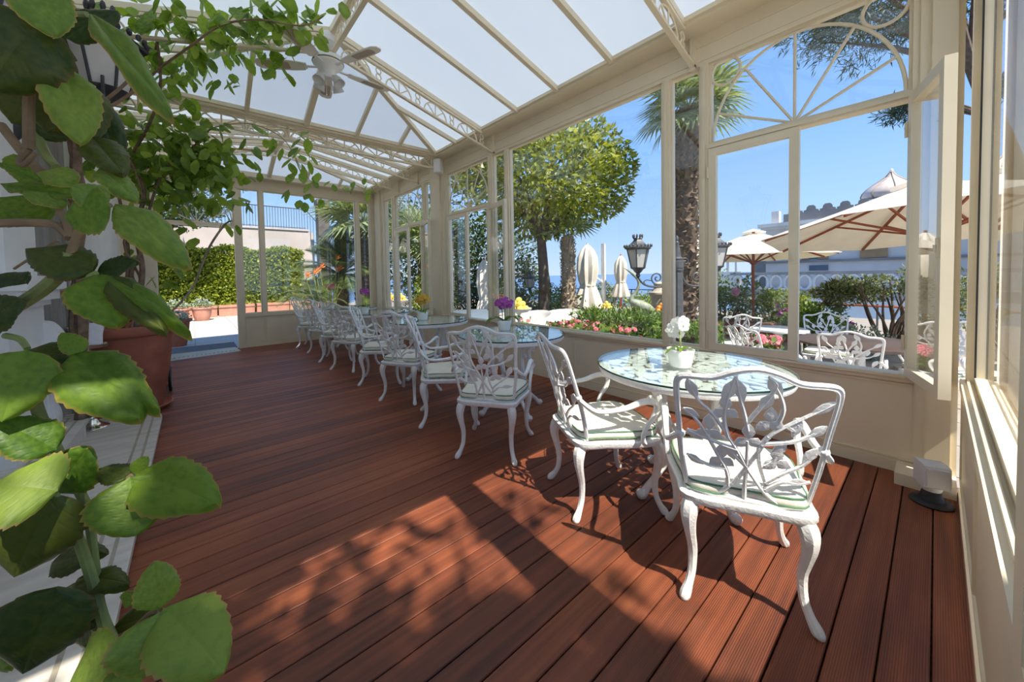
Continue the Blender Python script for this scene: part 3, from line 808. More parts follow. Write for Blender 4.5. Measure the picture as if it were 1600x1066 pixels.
# ------------------------------------------------------------------ round cast tables under glass
def make_table():
    root = thing('round_table', 'x', 'table')
    W = 'white_metal'; ZT_ = 0.735; R = 0.50
    rnd = random.Random(3)
    rim = MB().lathe([(R - 0.035, ZT_ - 0.006), (R - 0.03, ZT_ - 0.026), (R + 0.0, ZT_ - 0.03), (R + 0.008, ZT_ - 0.012), (R + 0.004, ZT_ + 0.006), (R - 0.03, ZT_ + 0.006)], n=56)
    rim.f = rim.f[:-2]
    o_, n_ = 0, 56
    rim.f += [(5 * n_ + k, 5 * n_ + (k + 1) % n_, (k + 1) % n_, k) for k in range(n_)]
    rim.build('table_rim', W, root)
    # cast top: overlapping vine leaves with gaps between
    lt = MB()
    for k in range(12):
        a = 2 * pi * k / 12
        q = spline([(0.05 * cos(a), 0.05 * sin(a)), (0.2 * cos(a + 0.12), 0.2 * sin(a + 0.12)), (0.35 * cos(a - 0.08), 0.35 * sin(a - 0.08)), (0.48 * cos(a + 0.05), 0.48 * sin(a + 0.05))], 4)
        lt.tube([(x, y, ZT_ - 0.004) for x, y in q], 0.008, 5)
    for rr, cnt in ((0.06, 6), (0.125, 12), (0.20, 18), (0.275, 26), (0.345, 33), (0.41, 39), (0.462, 44)):
        for k in range(cnt):
            a = 2 * pi * (k + rnd.uniform(-.25, .25)) / cnt; an = rnd.uniform(0, 2 * pi); L = rnd.uniform(0.075, 0.095); Wd = rnd.uniform(0.05, 0.066)
            c = Vector((rr * cos(a), rr * sin(a), 0))
            if c.length + L / 2 > 0.492: an = a + pi / 2 + rnd.uniform(-.3, .3)
            ax = Vector((cos(an), sin(an), 0)); sd = Vector((-sin(an), cos(an), 0)); ol = make_leaf2d(L, Wd); m_ = len(ol)
            z0 = ZT_ - 0.004 - rnd.uniform(0, 0.003)
            top = [c + ax * (s - L / 2) + sd * t for s, t in ol]
            lt.add([(p.x, p.y, z0) for p in top] + [(p.x, p.y, z0 - 0.006) for p in top] + [(c.x, c.y, z0 + 0.004)],
                   [(i, (i + 1) % m_, 2 * m_) for i in range(m_)] + [tuple(reversed(range(m_, 2 * m_)))] + [((i + 1) % m_, i, i + m_, (i + 1) % m_ + m_) for i in range(m_)])
    tag(lt.build('cast_leaf_top', W, root, 60), kind='stuff')
    g = MB().lathe([(R + 0.012, 0.0), (R + 0.012, 0.010)], (0, 0, ZT_ + 0.0075), 64).build('glass_plate', 'table_glass', root, 30)
    e = MB().lathe([(R + 0.0125, 0.0), (R + 0.0145, 0.002), (R + 0.0145, 0.008), (R + 0.0125, 0.010)], (0, 0, ZT_ + 0.0075), 64)
    e.f = e.f[:-2]; e.build('glass_edge', 'glass_edge', g, 60)
    for k in range(4):
        a = pi / 4 + k * pi / 2; ca, sa = cos(a), sin(a)
        P = [(0.30, 0.72, 0.022), (0.27, 0.685, 0.026), (0.225, 0.62, 0.024), (0.20, 0.54, 0.022), (0.205, 0.45, 0.024), (0.185, 0.38, 0.027), (0.15, 0.31, 0.023), (0.145, 0.24, 0.019), (0.17, 0.17, 0.018), (0.225, 0.11, 0.018), (0.275, 0.065, 0.019), (0.305, 0.028, 0.023), (0.325, 0.010, 0.022), (0.33, 0.0, 0.014)]
        q = spline(P, 3)
        lg = MB().tube([(r * ca, r * sa, z) for r, z, _ in q], [w for _, _, w in q], 8)
        for rc, zc, rr in ((0.335, 0.68, 0.032), (0.255, 0.565, 0.024), (0.245, 0.40, 0.026), (0.10, 0.33, 0.024)):
            sp = []
            for j in range(13):
                t = j / 12 * 1.5 * 2 * pi; r2 = rr * (1 - 0.62 * j / 12); sp.append(((rc + r2 * cos(t)) * ca, (rc + r2 * cos(t)) * sa, zc + r2 * sin(t)))
            lg.tube(sp, 0.009, 5)
        lg.ball((0.322 * ca, 0.322 * sa, 0.026), (0.030, 0.030, 0.026), 8, 6)
        lg.build('leg', W, root)
    st = MB()
    st.tube([(0.15 * cos(2 * pi * k / 20), 0.15 * sin(2 * pi * k / 20), 0.285) for k in range(20)], 0.011, 6, closed=True)
    st.build('leg_ring', W, root)
    ap = MB().tube([(0.30 * cos(2 * pi * k / 28), 0.30 * sin(2 * pi * k / 28), 0.718) for k in range(28)], 0.012, 6, closed=True); ap.build('apron_ring', W, root)
    return root
table0 = make_table()
TABLES = [(2.26, 0.93, 'with the white orchid, half in sun'), (2.36, 2.60, 'with the big magenta orchid'), (2.38, 4.20, 'with the yellow flowers'), (2.38, 5.88, 'fourth from the camera, small magenta orchid'), (2.38, 7.32, 'farthest away, with the pink orchid')]
for k, (x, y, t) in enumerate(TABLES):
    tb = table0 if k == 0 else copy_tree(table0)
    tb.location = (x, y, 0); tb.rotation_euler = (0, 0, 0.35 + 0.2 * k)
    tag(tb, 'round white cast metal table under glass, ' + t, 'table', 'round glass-topped tables along the deck')
# ------------------------------------------------------------------ flower pots on the tables
def blossom(r, five=True, cup=0.25):
    mb = MB()
    for k in range(5):
        a = 2 * pi * k / 5 + 0.3; ca, sa = cos(a), sin(a); L = r; W = r * 0.55
        pts = [(0.05 * L, 0), (0.45 * L, W), (0.85 * L, W * 0.75), (L, 0), (0.85 * L, -W * 0.75), (0.45 * L, -W)]
        vs = [(x * ca - y_ * sa, x * sa + y_ * ca, cup * x * x / L - 0.15 * abs(y_)) for x, y_ in pts]
        mb.add(vs, [(0, 1, 2, 3), (0, 3, 4, 5)])
    mb.ball((0, 0, 0.12 * r), r * 0.16, 6, 4)
    return mb
def strap_leaf(L, W, droop, n=8):
    """arching strap leaf rising from the origin along +x"""
    mb = MB(); vs = []
    for i in range(n + 1):
        t = i / n; w = W * (sin(pi * min(1, t * 0.93 + 0.07)) ** 0.6) * 0.5; x = L * t * (1 - 0.15 * droop * t); z = L * (0.75 * t - droop * t * t)
        vs += [(x, -w, z + 0.1 * w), (x, 0, z), (x, w, z + 0.1 * w)]
    fs = []
    for i in range(n):
        for j in (0, 1): fs.append((i * 3 + j, i * 3 + 3 + j, i * 3 + 4 + j, i * 3 + 1 + j))
    return mb.add(vs, fs)
BLOS = {}
def flower_pot(loc, label, petal, n_st, h, n_fl, spread, fr, pot=(0.055, 0.075, 0.105), leaves=4, ll=0.17, lean=(0, 0), seed=1, ball=True, lw=0.045):
    rnd = random.Random(seed)
    t = thing('potted_orchid', label, 'flower pot', loc)
    r0, r1, hh = pot
    MB().lathe([(r0 * 0.9, 0.0), (r0, 0.004), (lerp(r0, r1, .5), hh * 0.5), (r1, hh - 0.004), (r1 - 0.002, hh), (r1 - 0.008, hh - 0.003), (r1 - 0.012, hh * 0.8)], n=24).build('pot', 'ceramic', t)
    MB().lathe([(r1 - 0.012, hh * 0.78), (r1 * 0.4, hh * 0.9)], n=14).build('potting_bark', 'soil', t)
    for k in range(leaves):
        a = 2 * pi * k / leaves + rnd.uniform(-.4, .4)
        o = strap_leaf(ll * rnd.uniform(.8, 1.15), lw, rnd.uniform(.55, .9)).build('leaf', 'leaf_big', t, 80)
        o.location = (0, 0, hh * 0.85); o.rotation_euler = (0, 0, a)
    key = (petal, fr)
    if key not in BLOS: BLOS[key] = blossom(fr).mesh('blossom', petal, 60)
    tips = []
    for k in range(n_st):
        a = 2 * pi * k / max(1, n_st) + 0.5; b = rnd.uniform(.01, .03)
        tip = Vector((lean[0] + cos(a) * spread * 0.35, lean[1] + sin(a) * spread * 0.35, hh + h * rnd.uniform(.92, 1.0)))
        q = spline([(b * cos(a), b * sin(a), hh * 0.8), (b * cos(a) + tip.x * 0.2, b * sin(a) + tip.y * 0.2, hh + h * 0.45), tuple(tip)], 5)
        MB().tube(q, 0.0028, 5).build('flower_stem', 'vine_stem', t); tips.append(tip)
    for k in range(n_fl):
        c = tips[k % len(tips)]
        d = Vector((rnd.gauss(0, 1), rnd.gauss(0, 1), rnd.gauss(0, .8))).normalized()
        p = Vector((lean[0], lean[1], hh + h)) + Vector((d.x * spread, d.y * spread, d.z * spread * (0.75 if ball else 1.6))) * rnd.uniform(.55, 1.0)
        dirv = (d + Vector((-0.5, -0.4, 0.15))).normalized()
        o = link('blossom', BLOS[key], t); o.matrix_basis = Matrix.Translation(p) @ dirv.to_track_quat('Z', 'Y').to_matrix().to_4x4()
TT = 0.7525
flower_pot((2.19, 0.94, TT), 'small white pot with white orchid on the nearest table', 'petal_white', 2, 0.13, 9, 0.065, 0.036, leaves=5, ll=0.13, lean=(0.10, 0.05), seed=4, ball=False, lw=0.022)
flower_pot((2.43, 2.77, TT), 'small white pot with a dense magenta orchid on the second table', 'petal_magenta', 5, 0.17, 34, 0.092, 0.027, leaves=4, ll=0.24, seed=5, lw=0.07)
flower_pot((2.31, 4.24, TT), 'small white pot with a ball of yellow blossoms', 'petal_yellow', 4, 0.16, 34, 0.10, 0.028, leaves=6, ll=0.26, seed=6, lw=0.03)
flower_pot((2.12, 5.80, TT), 'small pot with magenta orchid on the fourth table', 'petal_magenta', 3, 0.24, 22, 0.08, 0.03, leaves=4, ll=0.2, seed=8, lw=0.06)
flower_pot((1.98, 7.15, TT), 'small white pot with pink orchid on the farthest table', 'petal_pink', 2, 0.32, 10, 0.11, 0.034, leaves=3, ll=0.15, seed=9)

# ------------------------------------------------------------------ ceiling fan
FX, FY = 1.20, 4.13
fan = thing('ceiling_fan', 'white ceiling fan with five caned blades and bell lamp shades under the roof ridge', 'ceiling fan', (FX, FY, 0))
MB().lathe([(0.02, 3.90), (0.085, 3.895), (0.095, 3.87), (0.09, 3.81), (0.05, 3.775), (0.02, 3.765)], n=20).build('canopy', 'white_paint', fan)
MB().tube([(0, 0, 3.78), (0, 0, 3.66)], 0.013, 8).build('down_rod', 'white_paint', fan)
mo = MB().lathe([(0.03, 3.68), (0.10, 3.672), (0.145, 3.65), (0.155, 3.615), (0.15, 3.58), (0.115, 3.55), (0.085, 3.53), (0.07, 3.50), (0.055, 3.47), (0.05, 3.44), (0.02, 3.43)], n=24).build('motor_housing', 'white_paint', fan)
MB().lathe([(0.156, 3.606), (0.160, 3.60), (0.156, 3.594)], n=24).build('band', 'brass_dark', mo)
bl = [(0.21, 0.048), (0.30, 0.062), (0.52, 0.070), (0.60, 0.062), (0.635, 0.03), (0.635, -0.03), (0.60, -0.062), (0.52, -0.070), (0.30, -0.062), (0.21, -0.048)]
inl = [(0.34, 0.035), (0.36, 0.045), (0.54, 0.048), (0.565, 0.03), (0.565, -0.03), (0.54, -0.048), (0.36, -0.045), (0.34, -0.035)]
tilt = radians(11)
ff = lambda u, w, t: (u, w * cos(tilt) - t * sin(tilt), w * sin(tilt) + t * cos(tilt))
b_me = MB().prism(bl, ff, -0.004, 0.004).mesh('blade', 'fan_blade', 30)
i_me = MB().prism(inl, ff, -0.006, -0.004).mesh('cane_panel', 'cane', 30)
k_me = MB().bar((0.09, 0, 0), (0.2, 0, 0), 0.03, 0.008).prism([(0.19, 0.04), (0.27, 0.03), (0.29, 0), (0.27, -0.03), (0.19, -0.04)], ff, 0.004, 0.009).mesh('blade_iron', 'white_paint')
for k in range(5):
    a = radians(6 + 72 * k)
    b_ = link('blade', b_me, fan, loc=(0, 0, 3.555), rot=(0, 0, a)); b_.scale = (1.12, 1.1, 1); link('cane_panel', i_me, b_); link('blade_iron', k_me, b_)
for k in range(4):
    a = radians(30 + 90 * k); ca, sa = cos(a), sin(a)
    arm = MB().tube([(0.03 * ca, 0.03 * sa, 3.455), (0.07 * ca, 0.07 * sa, 3.46), (0.095 * ca, 0.095 * sa, 3.44)], 0.011, 6).build('lamp_arm', 'white_paint', fan)
    sh = MB().lathe([(0.022, 0.0), (0.03, -0.02), (0.048, -0.05), (0.056, -0.085), (0.062, -0.10), (0.058, -0.098), (0.05, -0.085), (0.02, -0.03)], n=16)
    sh.xf(Matrix.Translation((0.095 * ca, 0.095 * sa, 3.445)) @ Matrix.Rotation(radians(28), 4, Vector((sa, -ca, 0))))
    sh.build('lamp_shade', 'frosted', arm)
for dx in (0.03, -0.02): MB().tube([(dx, 0.02, 3.44), (dx, 0.02, 3.30 + dx)], 0.002, 4).ball((dx, 0.02, 3.295 + dx), 0.008, 6, 5).build('pull_chain', 'white_paint', fan)

# ------------------------------------------------------------------ small fittings
sp = thing('loudspeaker', 'small off-white box loudspeaker mounted on the column under the eaves', 'speaker', (3.29, 5.36, 3.06), radians(215))
MB().prism([(-0.055, 0), (0.055, 0), (0.065, 0.02), (0.065, 0.21), (0.055, 0.23), (-0.055, 0.23), (-0.065, 0.21), (-0.065, 0.02)], lambda u, w, t: (t, u, w), -0.05, 0.07).build('cabinet', 'speaker_white', sp)
MB().box(0.0701, 0.074, -0.055, 0.055, 0.015, 0.215).build('grille', 'ceramic', sp)
MB().bar((-0.05, 0, 0.11), (-0.11, 0, 0.11), 0.03, 0.05).build('bracket', 'speaker_white', sp)

fl = thing('floor_spotlight', 'grey-white spotlight head on a black round foot in the corner of the deck', 'spotlight', (3.115, 0.0, 0), radians(200))
MB().lathe([(0.082, 0.0), (0.085, 0.008), (0.078, 0.018), (0.050, 0.026), (0.042, 0.045), (0.036, 0.07), (0.03, 0.075)], n=28).build('foot', 'black_rubber', fl)
MB().lathe([(0.036, 0.074), (0.04, 0.085), (0.04, 0.10), (0.03, 0.105)], n=20).build('swivel', 'lamp_housing', fl)
hd = MB().prism(spline([(-0.055, 0.105), (0.03, 0.10), (0.058, 0.115), (0.06, 0.20), (0.045, 0.228), (-0.045, 0.225), (-0.062, 0.205), (-0.062, 0.12)], 3, True), lambda u, w, t: (u, t, w), -0.05, 0.05).build('lamp_head', 'lamp_housing', fl)
MB().box(0.058, 0.072, -0.042, 0.042, 0.118, 0.215).build('lens_frame', 'lamp_housing', hd)

# doorway ramp
rp = thing('threshold_ramp', 'flat beige metal ramp with raised dots across the courtyard doorway', 'ramp')
MB().add([(-0.40, 8.02, 0.001), (0.66, 8.22, 0.001), (0.60, 8.56, 0.035), (-0.40, 8.56, 0.035), (-0.40, 8.56, 0.0), (0.60, 8.56, 0.0)], [(0, 1, 2, 3), (3, 2, 5, 4), (0, 4, 5, 1), (0, 3, 4), (1, 5, 2)]).build('plate', 'ramp_metal', rp, 20)
dm = MB().ball((0, 0, 0), (0.012, 0.012, 0.004), 6, 4).mesh('stud', 'brass_dark')
for k in range(16): link('stud', dm, rp, loc=(-0.34 + k * 0.06, 8.20 + k * 0.006, 0.016))
mt = MB().box(-0.44, 0.64, 8.72, 9.5, 0.0, 0.012).build('door_mat', 'door_mat'); tag(mt, 'dark grey mat lying just outside the courtyard doorway', 'mat')

# ------------------------------------------------------------------ marble steps to the house door
def rounded(x0, x1, y0, y1, r, n=6):
    """plan outline with the far corner on the deck side rounded"""
    return [(x0, y0), (x1, y0), (x1, y1 - r)] + [(x1 - r + r * cos(a), y1 - r + r * sin(a)) for a in [pi / 2 * k / n for k in range(1, n + 1)]] + [(x0, y1)]
def step(label, x1, y0, y1, z0, z1, r):
    t = thing('marble_step', label, 'step')
    fn = lambda u, w, q: (u, w, q)
    MB().prism(rounded(XL, x1 - 0.03, y0, y1 - 0.03, r), fn, z0, z1 - 0.03).build('riser', 'marble', t)
    MB().prism(rounded(XL, x1, y0, y1, r), fn, z1 - 0.03, z1).build('tread', 'marble', t)
    for k in (0.055, 0.115):
        o = rounded(XL, x1 - k, y0, y1 - k, max(0.03, r - k)); i_ = rounded(XL, x1 - k - 0.016, y0, y1 - k - 0.016, max(0.02, r - k - 0.016))
        mb = MB(); m_ = len(o)
        mb.add([(*p, z1 + 0.0006) for p in o[1:]] + [(*p, z1 + 0.0006) for p in i_[1:]], [(j, j + 1, m_ - 1 + j + 1, m_ - 1 + j) for j in range(m_ - 2)])
        mb.build('inlay_band', 'marble_inlay', t, 0)
step('lower veined marble step with inlaid grey bands, rounded end beside the terracotta pot', -0.262, 0.9, 4.86, 0.0, 0.06, 0.30)
step('upper marble step with inlaid bands, against the white house wall', -0.68, 0.9, 4.52, 0.06, 0.23, 0.14)

# ------------------------------------------------------------------ champagne stand
cs = thing('wine_cooler_stand', 'polished silver wine cooler stand holding a folded white napkin, on the marble step', 'stand', (-0.715, 4.60, 0.06))
MB().lathe([(0.105, 0.0), (0.11, 0.006), (0.105, 0.012), (0.075, 0.025), (0.05, 0.05), (0.04, 0.075), (0.022, 0.085), (0.018, 0.10)], n=28).build('foot', 'silver', cs)
MB().lathe([(0.014, 0.10), (0.018, 0.2), (0.012, 0.32), (0.014, 0.55), (0.02, 0.66), (0.03, 0.685)], n=12).build('stem', 'silver', cs)
MB().lathe([(0.03, 0.685), (0.11, 0.69), (0.125, 0.70), (0.128, 0.725), (0.118, 0.728), (0.11, 0.705)], n=32, lobes=32, amp=0.012).build('tray', 'silver', cs)
MB().lathe([(0.085, 0.71), (0.09, 0.76), (0.098, 0.82), (0.112, 0.88), (0.108, 0.88), (0.094, 0.82), (0.086, 0.76), (0.08, 0.715)], n=28).build('cooler', 'ceramic', cs)
nk = MB().prism([(-0.06, 0.735), (0.06, 0.735), (0.066, 0.91), (-0.055, 0.92)], lambda u, w, t: (0.05 + u * 0.85 + t * 0.4, -0.105 - t + 0.25 * u, w), 0.0, 0.014).build('napkin', 'towel', cs)

# ------------------------------------------------------------------ terracotta pots
def clay_pot(name, label, loc, r0, r1, h, m='terracotta', saucer=True, soil=True):
    t = thing(name, label, 'pot', loc)
    z0 = 0.03 if saucer else 0.0
    MB().lathe([(r0, z0), (r0 + 0.008, z0 + 0.01), (lerp(r0, r1, .5), z0 + h * 0.45), (r1 - 0.03, z0 + h * 0.88), (r1 - 0.012, z0 + h * 0.885), (r1, z0 + h * 0.90), (r1 + 0.005, z0 + h * 0.94), (r1 - 0.006, z0 + h * 0.985), (r1 - 0.03, z0 + h), (r1 - 0.045, z0 + h * 0.985), (r1 - 0.06, z0 + h * 0.9)], n=40).build('pot', m, t)
    if soil: MB().lathe([(r1 - 0.045, z0 + h * 0.91), (r1 * 0.5, z0 + h * 0.95), (0.03, z0 + h * 0.955)], n=24).build('soil', 'soil', t)
    if saucer: MB().lathe([(r0 + 0.03, 0.0), (r0 + 0.06, 0.02), (r0 + 0.085, 0.045), (r0 + 0.075, 0.05), (r0 + 0.05, 0.03), (r0 + 0.0, 0.025)], n=36).build('saucer', m, t)
    return t
bigpot = clay_pot('terracotta_pot', 'large terracotta pot in a saucer beside the marble steps, holding the climbing vine', (-0.52, 5.19, 0), 0.235, 0.375, 0.85)
backpot = clay_pot('terracotta_pot', 'second terracotta pot standing behind the large one', (-0.56, 6.15, 0), 0.22, 0.33, 0.95)
outpot = clay_pot('terracotta_pot', 'small terracotta pot with grey succulents just outside the doorway', (-0.28, 9.82, 0), 0.14, 0.24, 0.55, saucer=False)
# trolley behind the big pot
tr = thing('plant_trolley', 'black-tyred trolley wheel showing behind the large terracotta pot', 'trolley', (-0.245, 5.80, 0.0))
MB().lathe([(0.10, -0.012), (0.14, -0.014), (0.15, 0.0), (0.14, 0.014), (0.10, 0.012)], n=28).xf(Matrix.Translation((0, 0, 0.15)) @ Matrix.Rotation(pi / 2, 4, 'Y')).build('tyre', 'black_rubber', tr)
MB().lathe([(0.03, 0.016), (0.105, 0.012), (0.105, -0.012), (0.03, -0.016)], n=20).xf(Matrix.Translation((0, 0, 0.15)) @ Matrix.Rotation(pi / 2, 4, 'Y')).build('hub', 'chrome', tr)
MB().tube([(-0.02, 0, 0.15), (-0.03, 0.05, 0.5), (-0.03, 0.08, 0.62)], 0.012, 8).build('handle', 'ceramic', tr)

# ------------------------------------------------------------------ wall lanterns on the house wall
def crown(mb, R, z, n, h, r=0.008):
    for k in range(n):
        a = 2 * pi * k / n; c = (R * cos(a), R * sin(a), z)
        mb.ball((c[0], c[1], z + h * 0.5), (r * 1.3, r * 1.3, h * 0.5), 6, 4)
def lantern_parts(par, s=1.0, base=0.0, iron='iron'):
    """six-sided lantern with crowned roof; base is the foot of its cradle"""
    def hexl(prof): return MB().lathe([(r * s, base + z * s) for r, z in prof], n=6)
    MB().lathe([(r * s, base + z * s) for r, z in ((0.012, 0.0), (0.02, 0.02), (0.03, 0.035), (0.02, 0.06), (0.045, 0.085), (0.06, 0.11), (0.085, 0.125), (0.09, 0.135), (0.05, 0.14))], n=12).build('cradle', iron, par)
    g = hexl([(0.082, 0.138), (0.132, 0.36), (0.128, 0.36), (0.078, 0.14)]); g.f = g.f[:-2]; g.build('lamp_glass', 'frosted', par, 20)
    for k in range(6):
        a = 2 * pi * k / 6
        MB().tube([(0.086 * s * cos(a), 0.086 * s * sin(a), base + 0.135 * s), (0.136 * s * cos(a), 0.136 * s * sin(a), base + 0.365 * s)], 0.007 * s, 5).build('glazing_rib', iron, par)
    rf = hexl([(0.135, 0.355), (0.165, 0.37), (0.168, 0.385), (0.14, 0.395), (0.10, 0.43), (0.06, 0.465), (0.05, 0.485), (0.06, 0.495), (0.055, 0.505)])
    rf = rf.build('lantern_roof', iron, par, 30)
    c = MB(); crown(c, 0.160 * s, base + 0.385 * s, 22, 0.038 * s, 0.009 * s); crown(c, 0.055 * s, base + 0.50 * s, 9, 0.055 * s, 0.009 * s); tag(c.build('roof_cresting', iron, par), kind='stuff')
def scroll(c, r0, turns, plane, start=0.0, n=26, sgn=1):
    out = []
    for i in range(n + 1):
        t = i / n; a = start + sgn * turns * 2 * pi * t; r = r0 * (1 - 0.85 * t); out.append(Vector(c) + plane[0] * (r * cos(a)) + plane[1] * (r * sin(a)))
    return out
def wall_lantern(label, loc, base_z, reach):
    t = thing('wall_lantern', label, 'lantern', loc)
    lantern_parts(t, 1.42, base_z)
    m = MB().tube(spline([(0, 0, base_z), (-0.03, 0, base_z - 0.07), (-0.15, 0, base_z - 0.13), (-reach, 0, base_z - 0.10)], 5), 0.022, 7)
    m.tube(scroll((-0.20, 0, base_z - 0.02), 0.09, 1.4, (Vector((1, 0, 0)), Vector((0, 0, 1)))), 0.010, 5)
    for sg in (-1, 1): m.tube(spline([(0, sg * 0.02, base_z + 0.05), (0, sg * 0.10, base_z + 0.08), (0, sg * 0.14, base_z + 0.16), (0, sg * 0.13, base_z + 0.24)], 4), 0.011, 6)
    m.lathe([(0.05, 0), (0.07, 0.03), (0.07, 0.25), (0.05, 0.28)], (-reach, 0, base_z - 0.25), 10)
    m.build('bracket', 'iron', t)
wall_lantern('black iron wall lantern with crowned roof, half hidden behind the vine leaves', (-0.43, 3.80, 0), 2.50, 0.46)
wall_lantern('black iron wall lantern hidden among dark leaves at the picture edge', (-0.60, 1.98, 0), 1.98, 0.29)
import numpy as np
# ------------------------------------------------------------------ greenery helpers
def foliage_mesh(name, m, pos, size, rng, nrm=None, aspect=0.5, droop=0.0, six=False):
    """many pointed leaves as one mesh: pos (n,3), size (n,) lengths, nrm leans the leaves outwards"""
    pos = np.asarray(pos, float); n = len(pos); size = np.broadcast_to(np.asarray(size, float), (n,)) * rng.uniform(.7, 1.25, n)
    a = rng.normal(size=(n, 3)); 
    if nrm is not None: a = a * 0.75 + np.asarray(nrm)
    a[:, 2] -= droop
    a /= np.linalg.norm(a, axis=1)[:, None] + 1e-9
    b = rng.normal(size=(n, 3)); b[:, 2] *= 0.5; b -= a * (a * b).sum(1)[:, None]; b /= np.linalg.norm(b, axis=1)[:, None] + 1e-9
    c = np.cross(a, b)
    L = size[:, None]
    prof = ((0, 0), (.25, .40), (.62, .5), (.9, .22), (1.0, 0), (.9, -.22), (.62, -.5), (.25, -.40)) if six else ((0, 0), (.5, .5), (1, 0), (.5, -.5))
    q_ = len(prof)
    v = np.stack([pos + a * L * s_ + b * L * aspect * w_ + c * L * .12 * abs(w_) for s_, w_ in prof], axis=1)
    me = bpy.data.meshes.new(name); me.vertices.add(q_ * n); me.vertices.foreach_set('co', v.reshape(-1))
    me.loops.add(q_ * n); me.loops.foreach_set('vertex_index', np.arange(q_ * n, dtype=np.int32))
    me.polygons.add(n); me.polygons.foreach_set('loop_start', np.arange(0, q_ * n, q_, dtype=np.int32)); me.polygons.foreach_set('loop_total', np.full(n, q_, dtype=np.int32))
    me.materials.append(MATS[m]); me.update(calc_edges=True); me.validate()
    return me
def foliage(name, m, parent, pos, size, seed=1, **k):
    o = link(name, foliage_mesh(name, m, pos, size, np.random.default_rng(seed), **k), parent)
    o['kind'] = 'stuff'
    return o
def shell_points(n, c, r, seed, clump=0.0, n_cl=60, inner=0.55):
    """points in the outer part of an ellipsoid, gathered in clumps"""
    g = np.random.default_rng(seed); c = np.array(c); r = np.array(r)
    d = g.normal(size=(n_cl, 3)); d /= np.linalg.norm(d, axis=1)[:, None]
    cl = d * g.uniform(inner, 1.0, n_cl)[:, None]
    if clump <= 0:
        d = g.normal(size=(n, 3)); d /= np.linalg.norm(d, axis=1)[:, None]; p = d * g.uniform(inner, 1.0, n)[:, None]
    else:
        p = cl[g.integers(0, n_cl, n)] + g.normal(size=(n, 3)) * clump
        q = np.linalg.norm(p, axis=1)[:, None]; p = np.where(q > 1.05, p / q * 1.05, p)
    return c + p * r, p
def box_points(n, lo, hi, seed, shell=0.18):
    g = np.random.default_rng(seed); lo = np.array(lo); hi = np.array(hi); p = g.uniform(0, 1, (n, 3))
    k = g.integers(0, 5, n); ax = np.array([0, 0, 1, 1, 2])[k]; sd = np.array([0, 1, 0, 1, 1])[k]
    e = g.uniform(0, shell, n) ** 1.2
    for i in range(n): p[i, ax[i]] = e[i] if sd[i] == 0 else 1 - e[i]
    p[:, 2] += 0.04 * np.sin(p[:, 0] * 23) * p[:, 2]
    return lo + p * (hi - lo)
def trunk(parent, pts, rs, m='tree_bark', name='trunk', n=9):
    q = spline([(*p, r) for p, r in zip(pts, rs)], 4)
    return MB().tube([p[:3] for p in q], [p[3] for p in q], n).build(name, m, parent)
def tree(label, base, top, r0, crown_c, crown_r, n, leaf, m, seed, group=None, clump=0.16, n_cl=70, branches=7, inner=0.5, bark='tree_bark', name='garden_tree', aspect=0.5, droop=0.0):
    t = thing(name, label, 'tree', group=group)
    b = Vector(base); tp = Vector(top); mid = b.lerp(tp, .5) + Vector((0.05, -0.05, 0))
    trunk(t, [b, mid, tp], [r0 * 1.15, r0, r0 * 0.8], bark)
    rnd = random.Random(seed); C_ = Vector(crown_c)
    for k in range(branches):
        a = 2 * pi * k / branches + rnd.uniform(-.3, .3); e = C_ + Vector((crown_r[0] * cos(a) * .75, crown_r[1] * sin(a) * .75, crown_r[2] * rnd.uniform(-.3, .6)))
        trunk(t, [tp - Vector((0, 0, r0)), tp.lerp(e, .5) + Vector((0, 0, .1)), e], [r0 * .6, r0 * .35, r0 * .1], bark, 'branch', 6)
    p, nn = shell_points(n, crown_c, crown_r, seed, clump, n_cl, inner)
    foliage('crown', m, t, p, leaf, seed, nrm=nn * 0.8, aspect=aspect, droop=droop)
    return t
def fan_frond_mesh(L, n=22, stalk=0.45):
    mb = MB(); mb.tube([(0, 0, 0), (L * stalk * .5, 0, L * 0.05), (L * stalk, 0, 0.06 * L)], 0.012, 4)
    o = Vector((L * stalk, 0, 0.06 * L))
    for k in range(n):
        a = radians(lerp(-125, 125, k / (n - 1))); ll = L * (1 - stalk) * (1.0 - 0.18 * abs(a) / 2.2) * 1.25
        d = Vector((cos(a), sin(a), 0)); s = Vector((-sin(a), cos(a), 0)) * ll * 0.045
        p1 = o + d * ll * .55 + Vector((0, 0, .02 * L)); p2 = o + d * ll + Vector((0, 0, -.16 * ll))
        mb.add([o, p1 + s, p2, p1 - s, ], [(0, 1, 2, 3)])
    return mb
def pinnate_mesh(L, n=34, w=0.18, arch=0.5):
    mb = MB(); sp_ = [(L * t * (1 - 0.25 * arch * t), 0, L * (0.62 * t - arch * t * t)) for t in [i / 10 for i in range(11)]]
    mb.tube(sp_, [lerp(0.014, 0.004, i / 10) for i in range(11)], 4)
    for i in range(n):
        t = 0.12 + 0.88 * i / (n - 1); x = L * t * (1 - .25 * arch * t); z = L * (0.62 * t - arch * t * t); ll = w * L * 1.6 * sin(pi * (0.12 + 0.83 * t)) ** .7
        for sg in (-1, 1):
            b = Vector((x, 0, z)); d = Vector((0.55, sg * 0.8, 0.12)).normalized(); s = Vector((0.012 * L, 0, 0)); e = b + d * ll + Vector((0, 0, -0.12 * ll))
            mb.add([b - s, b + s, e], [(0, 1, 2)])
    return mb
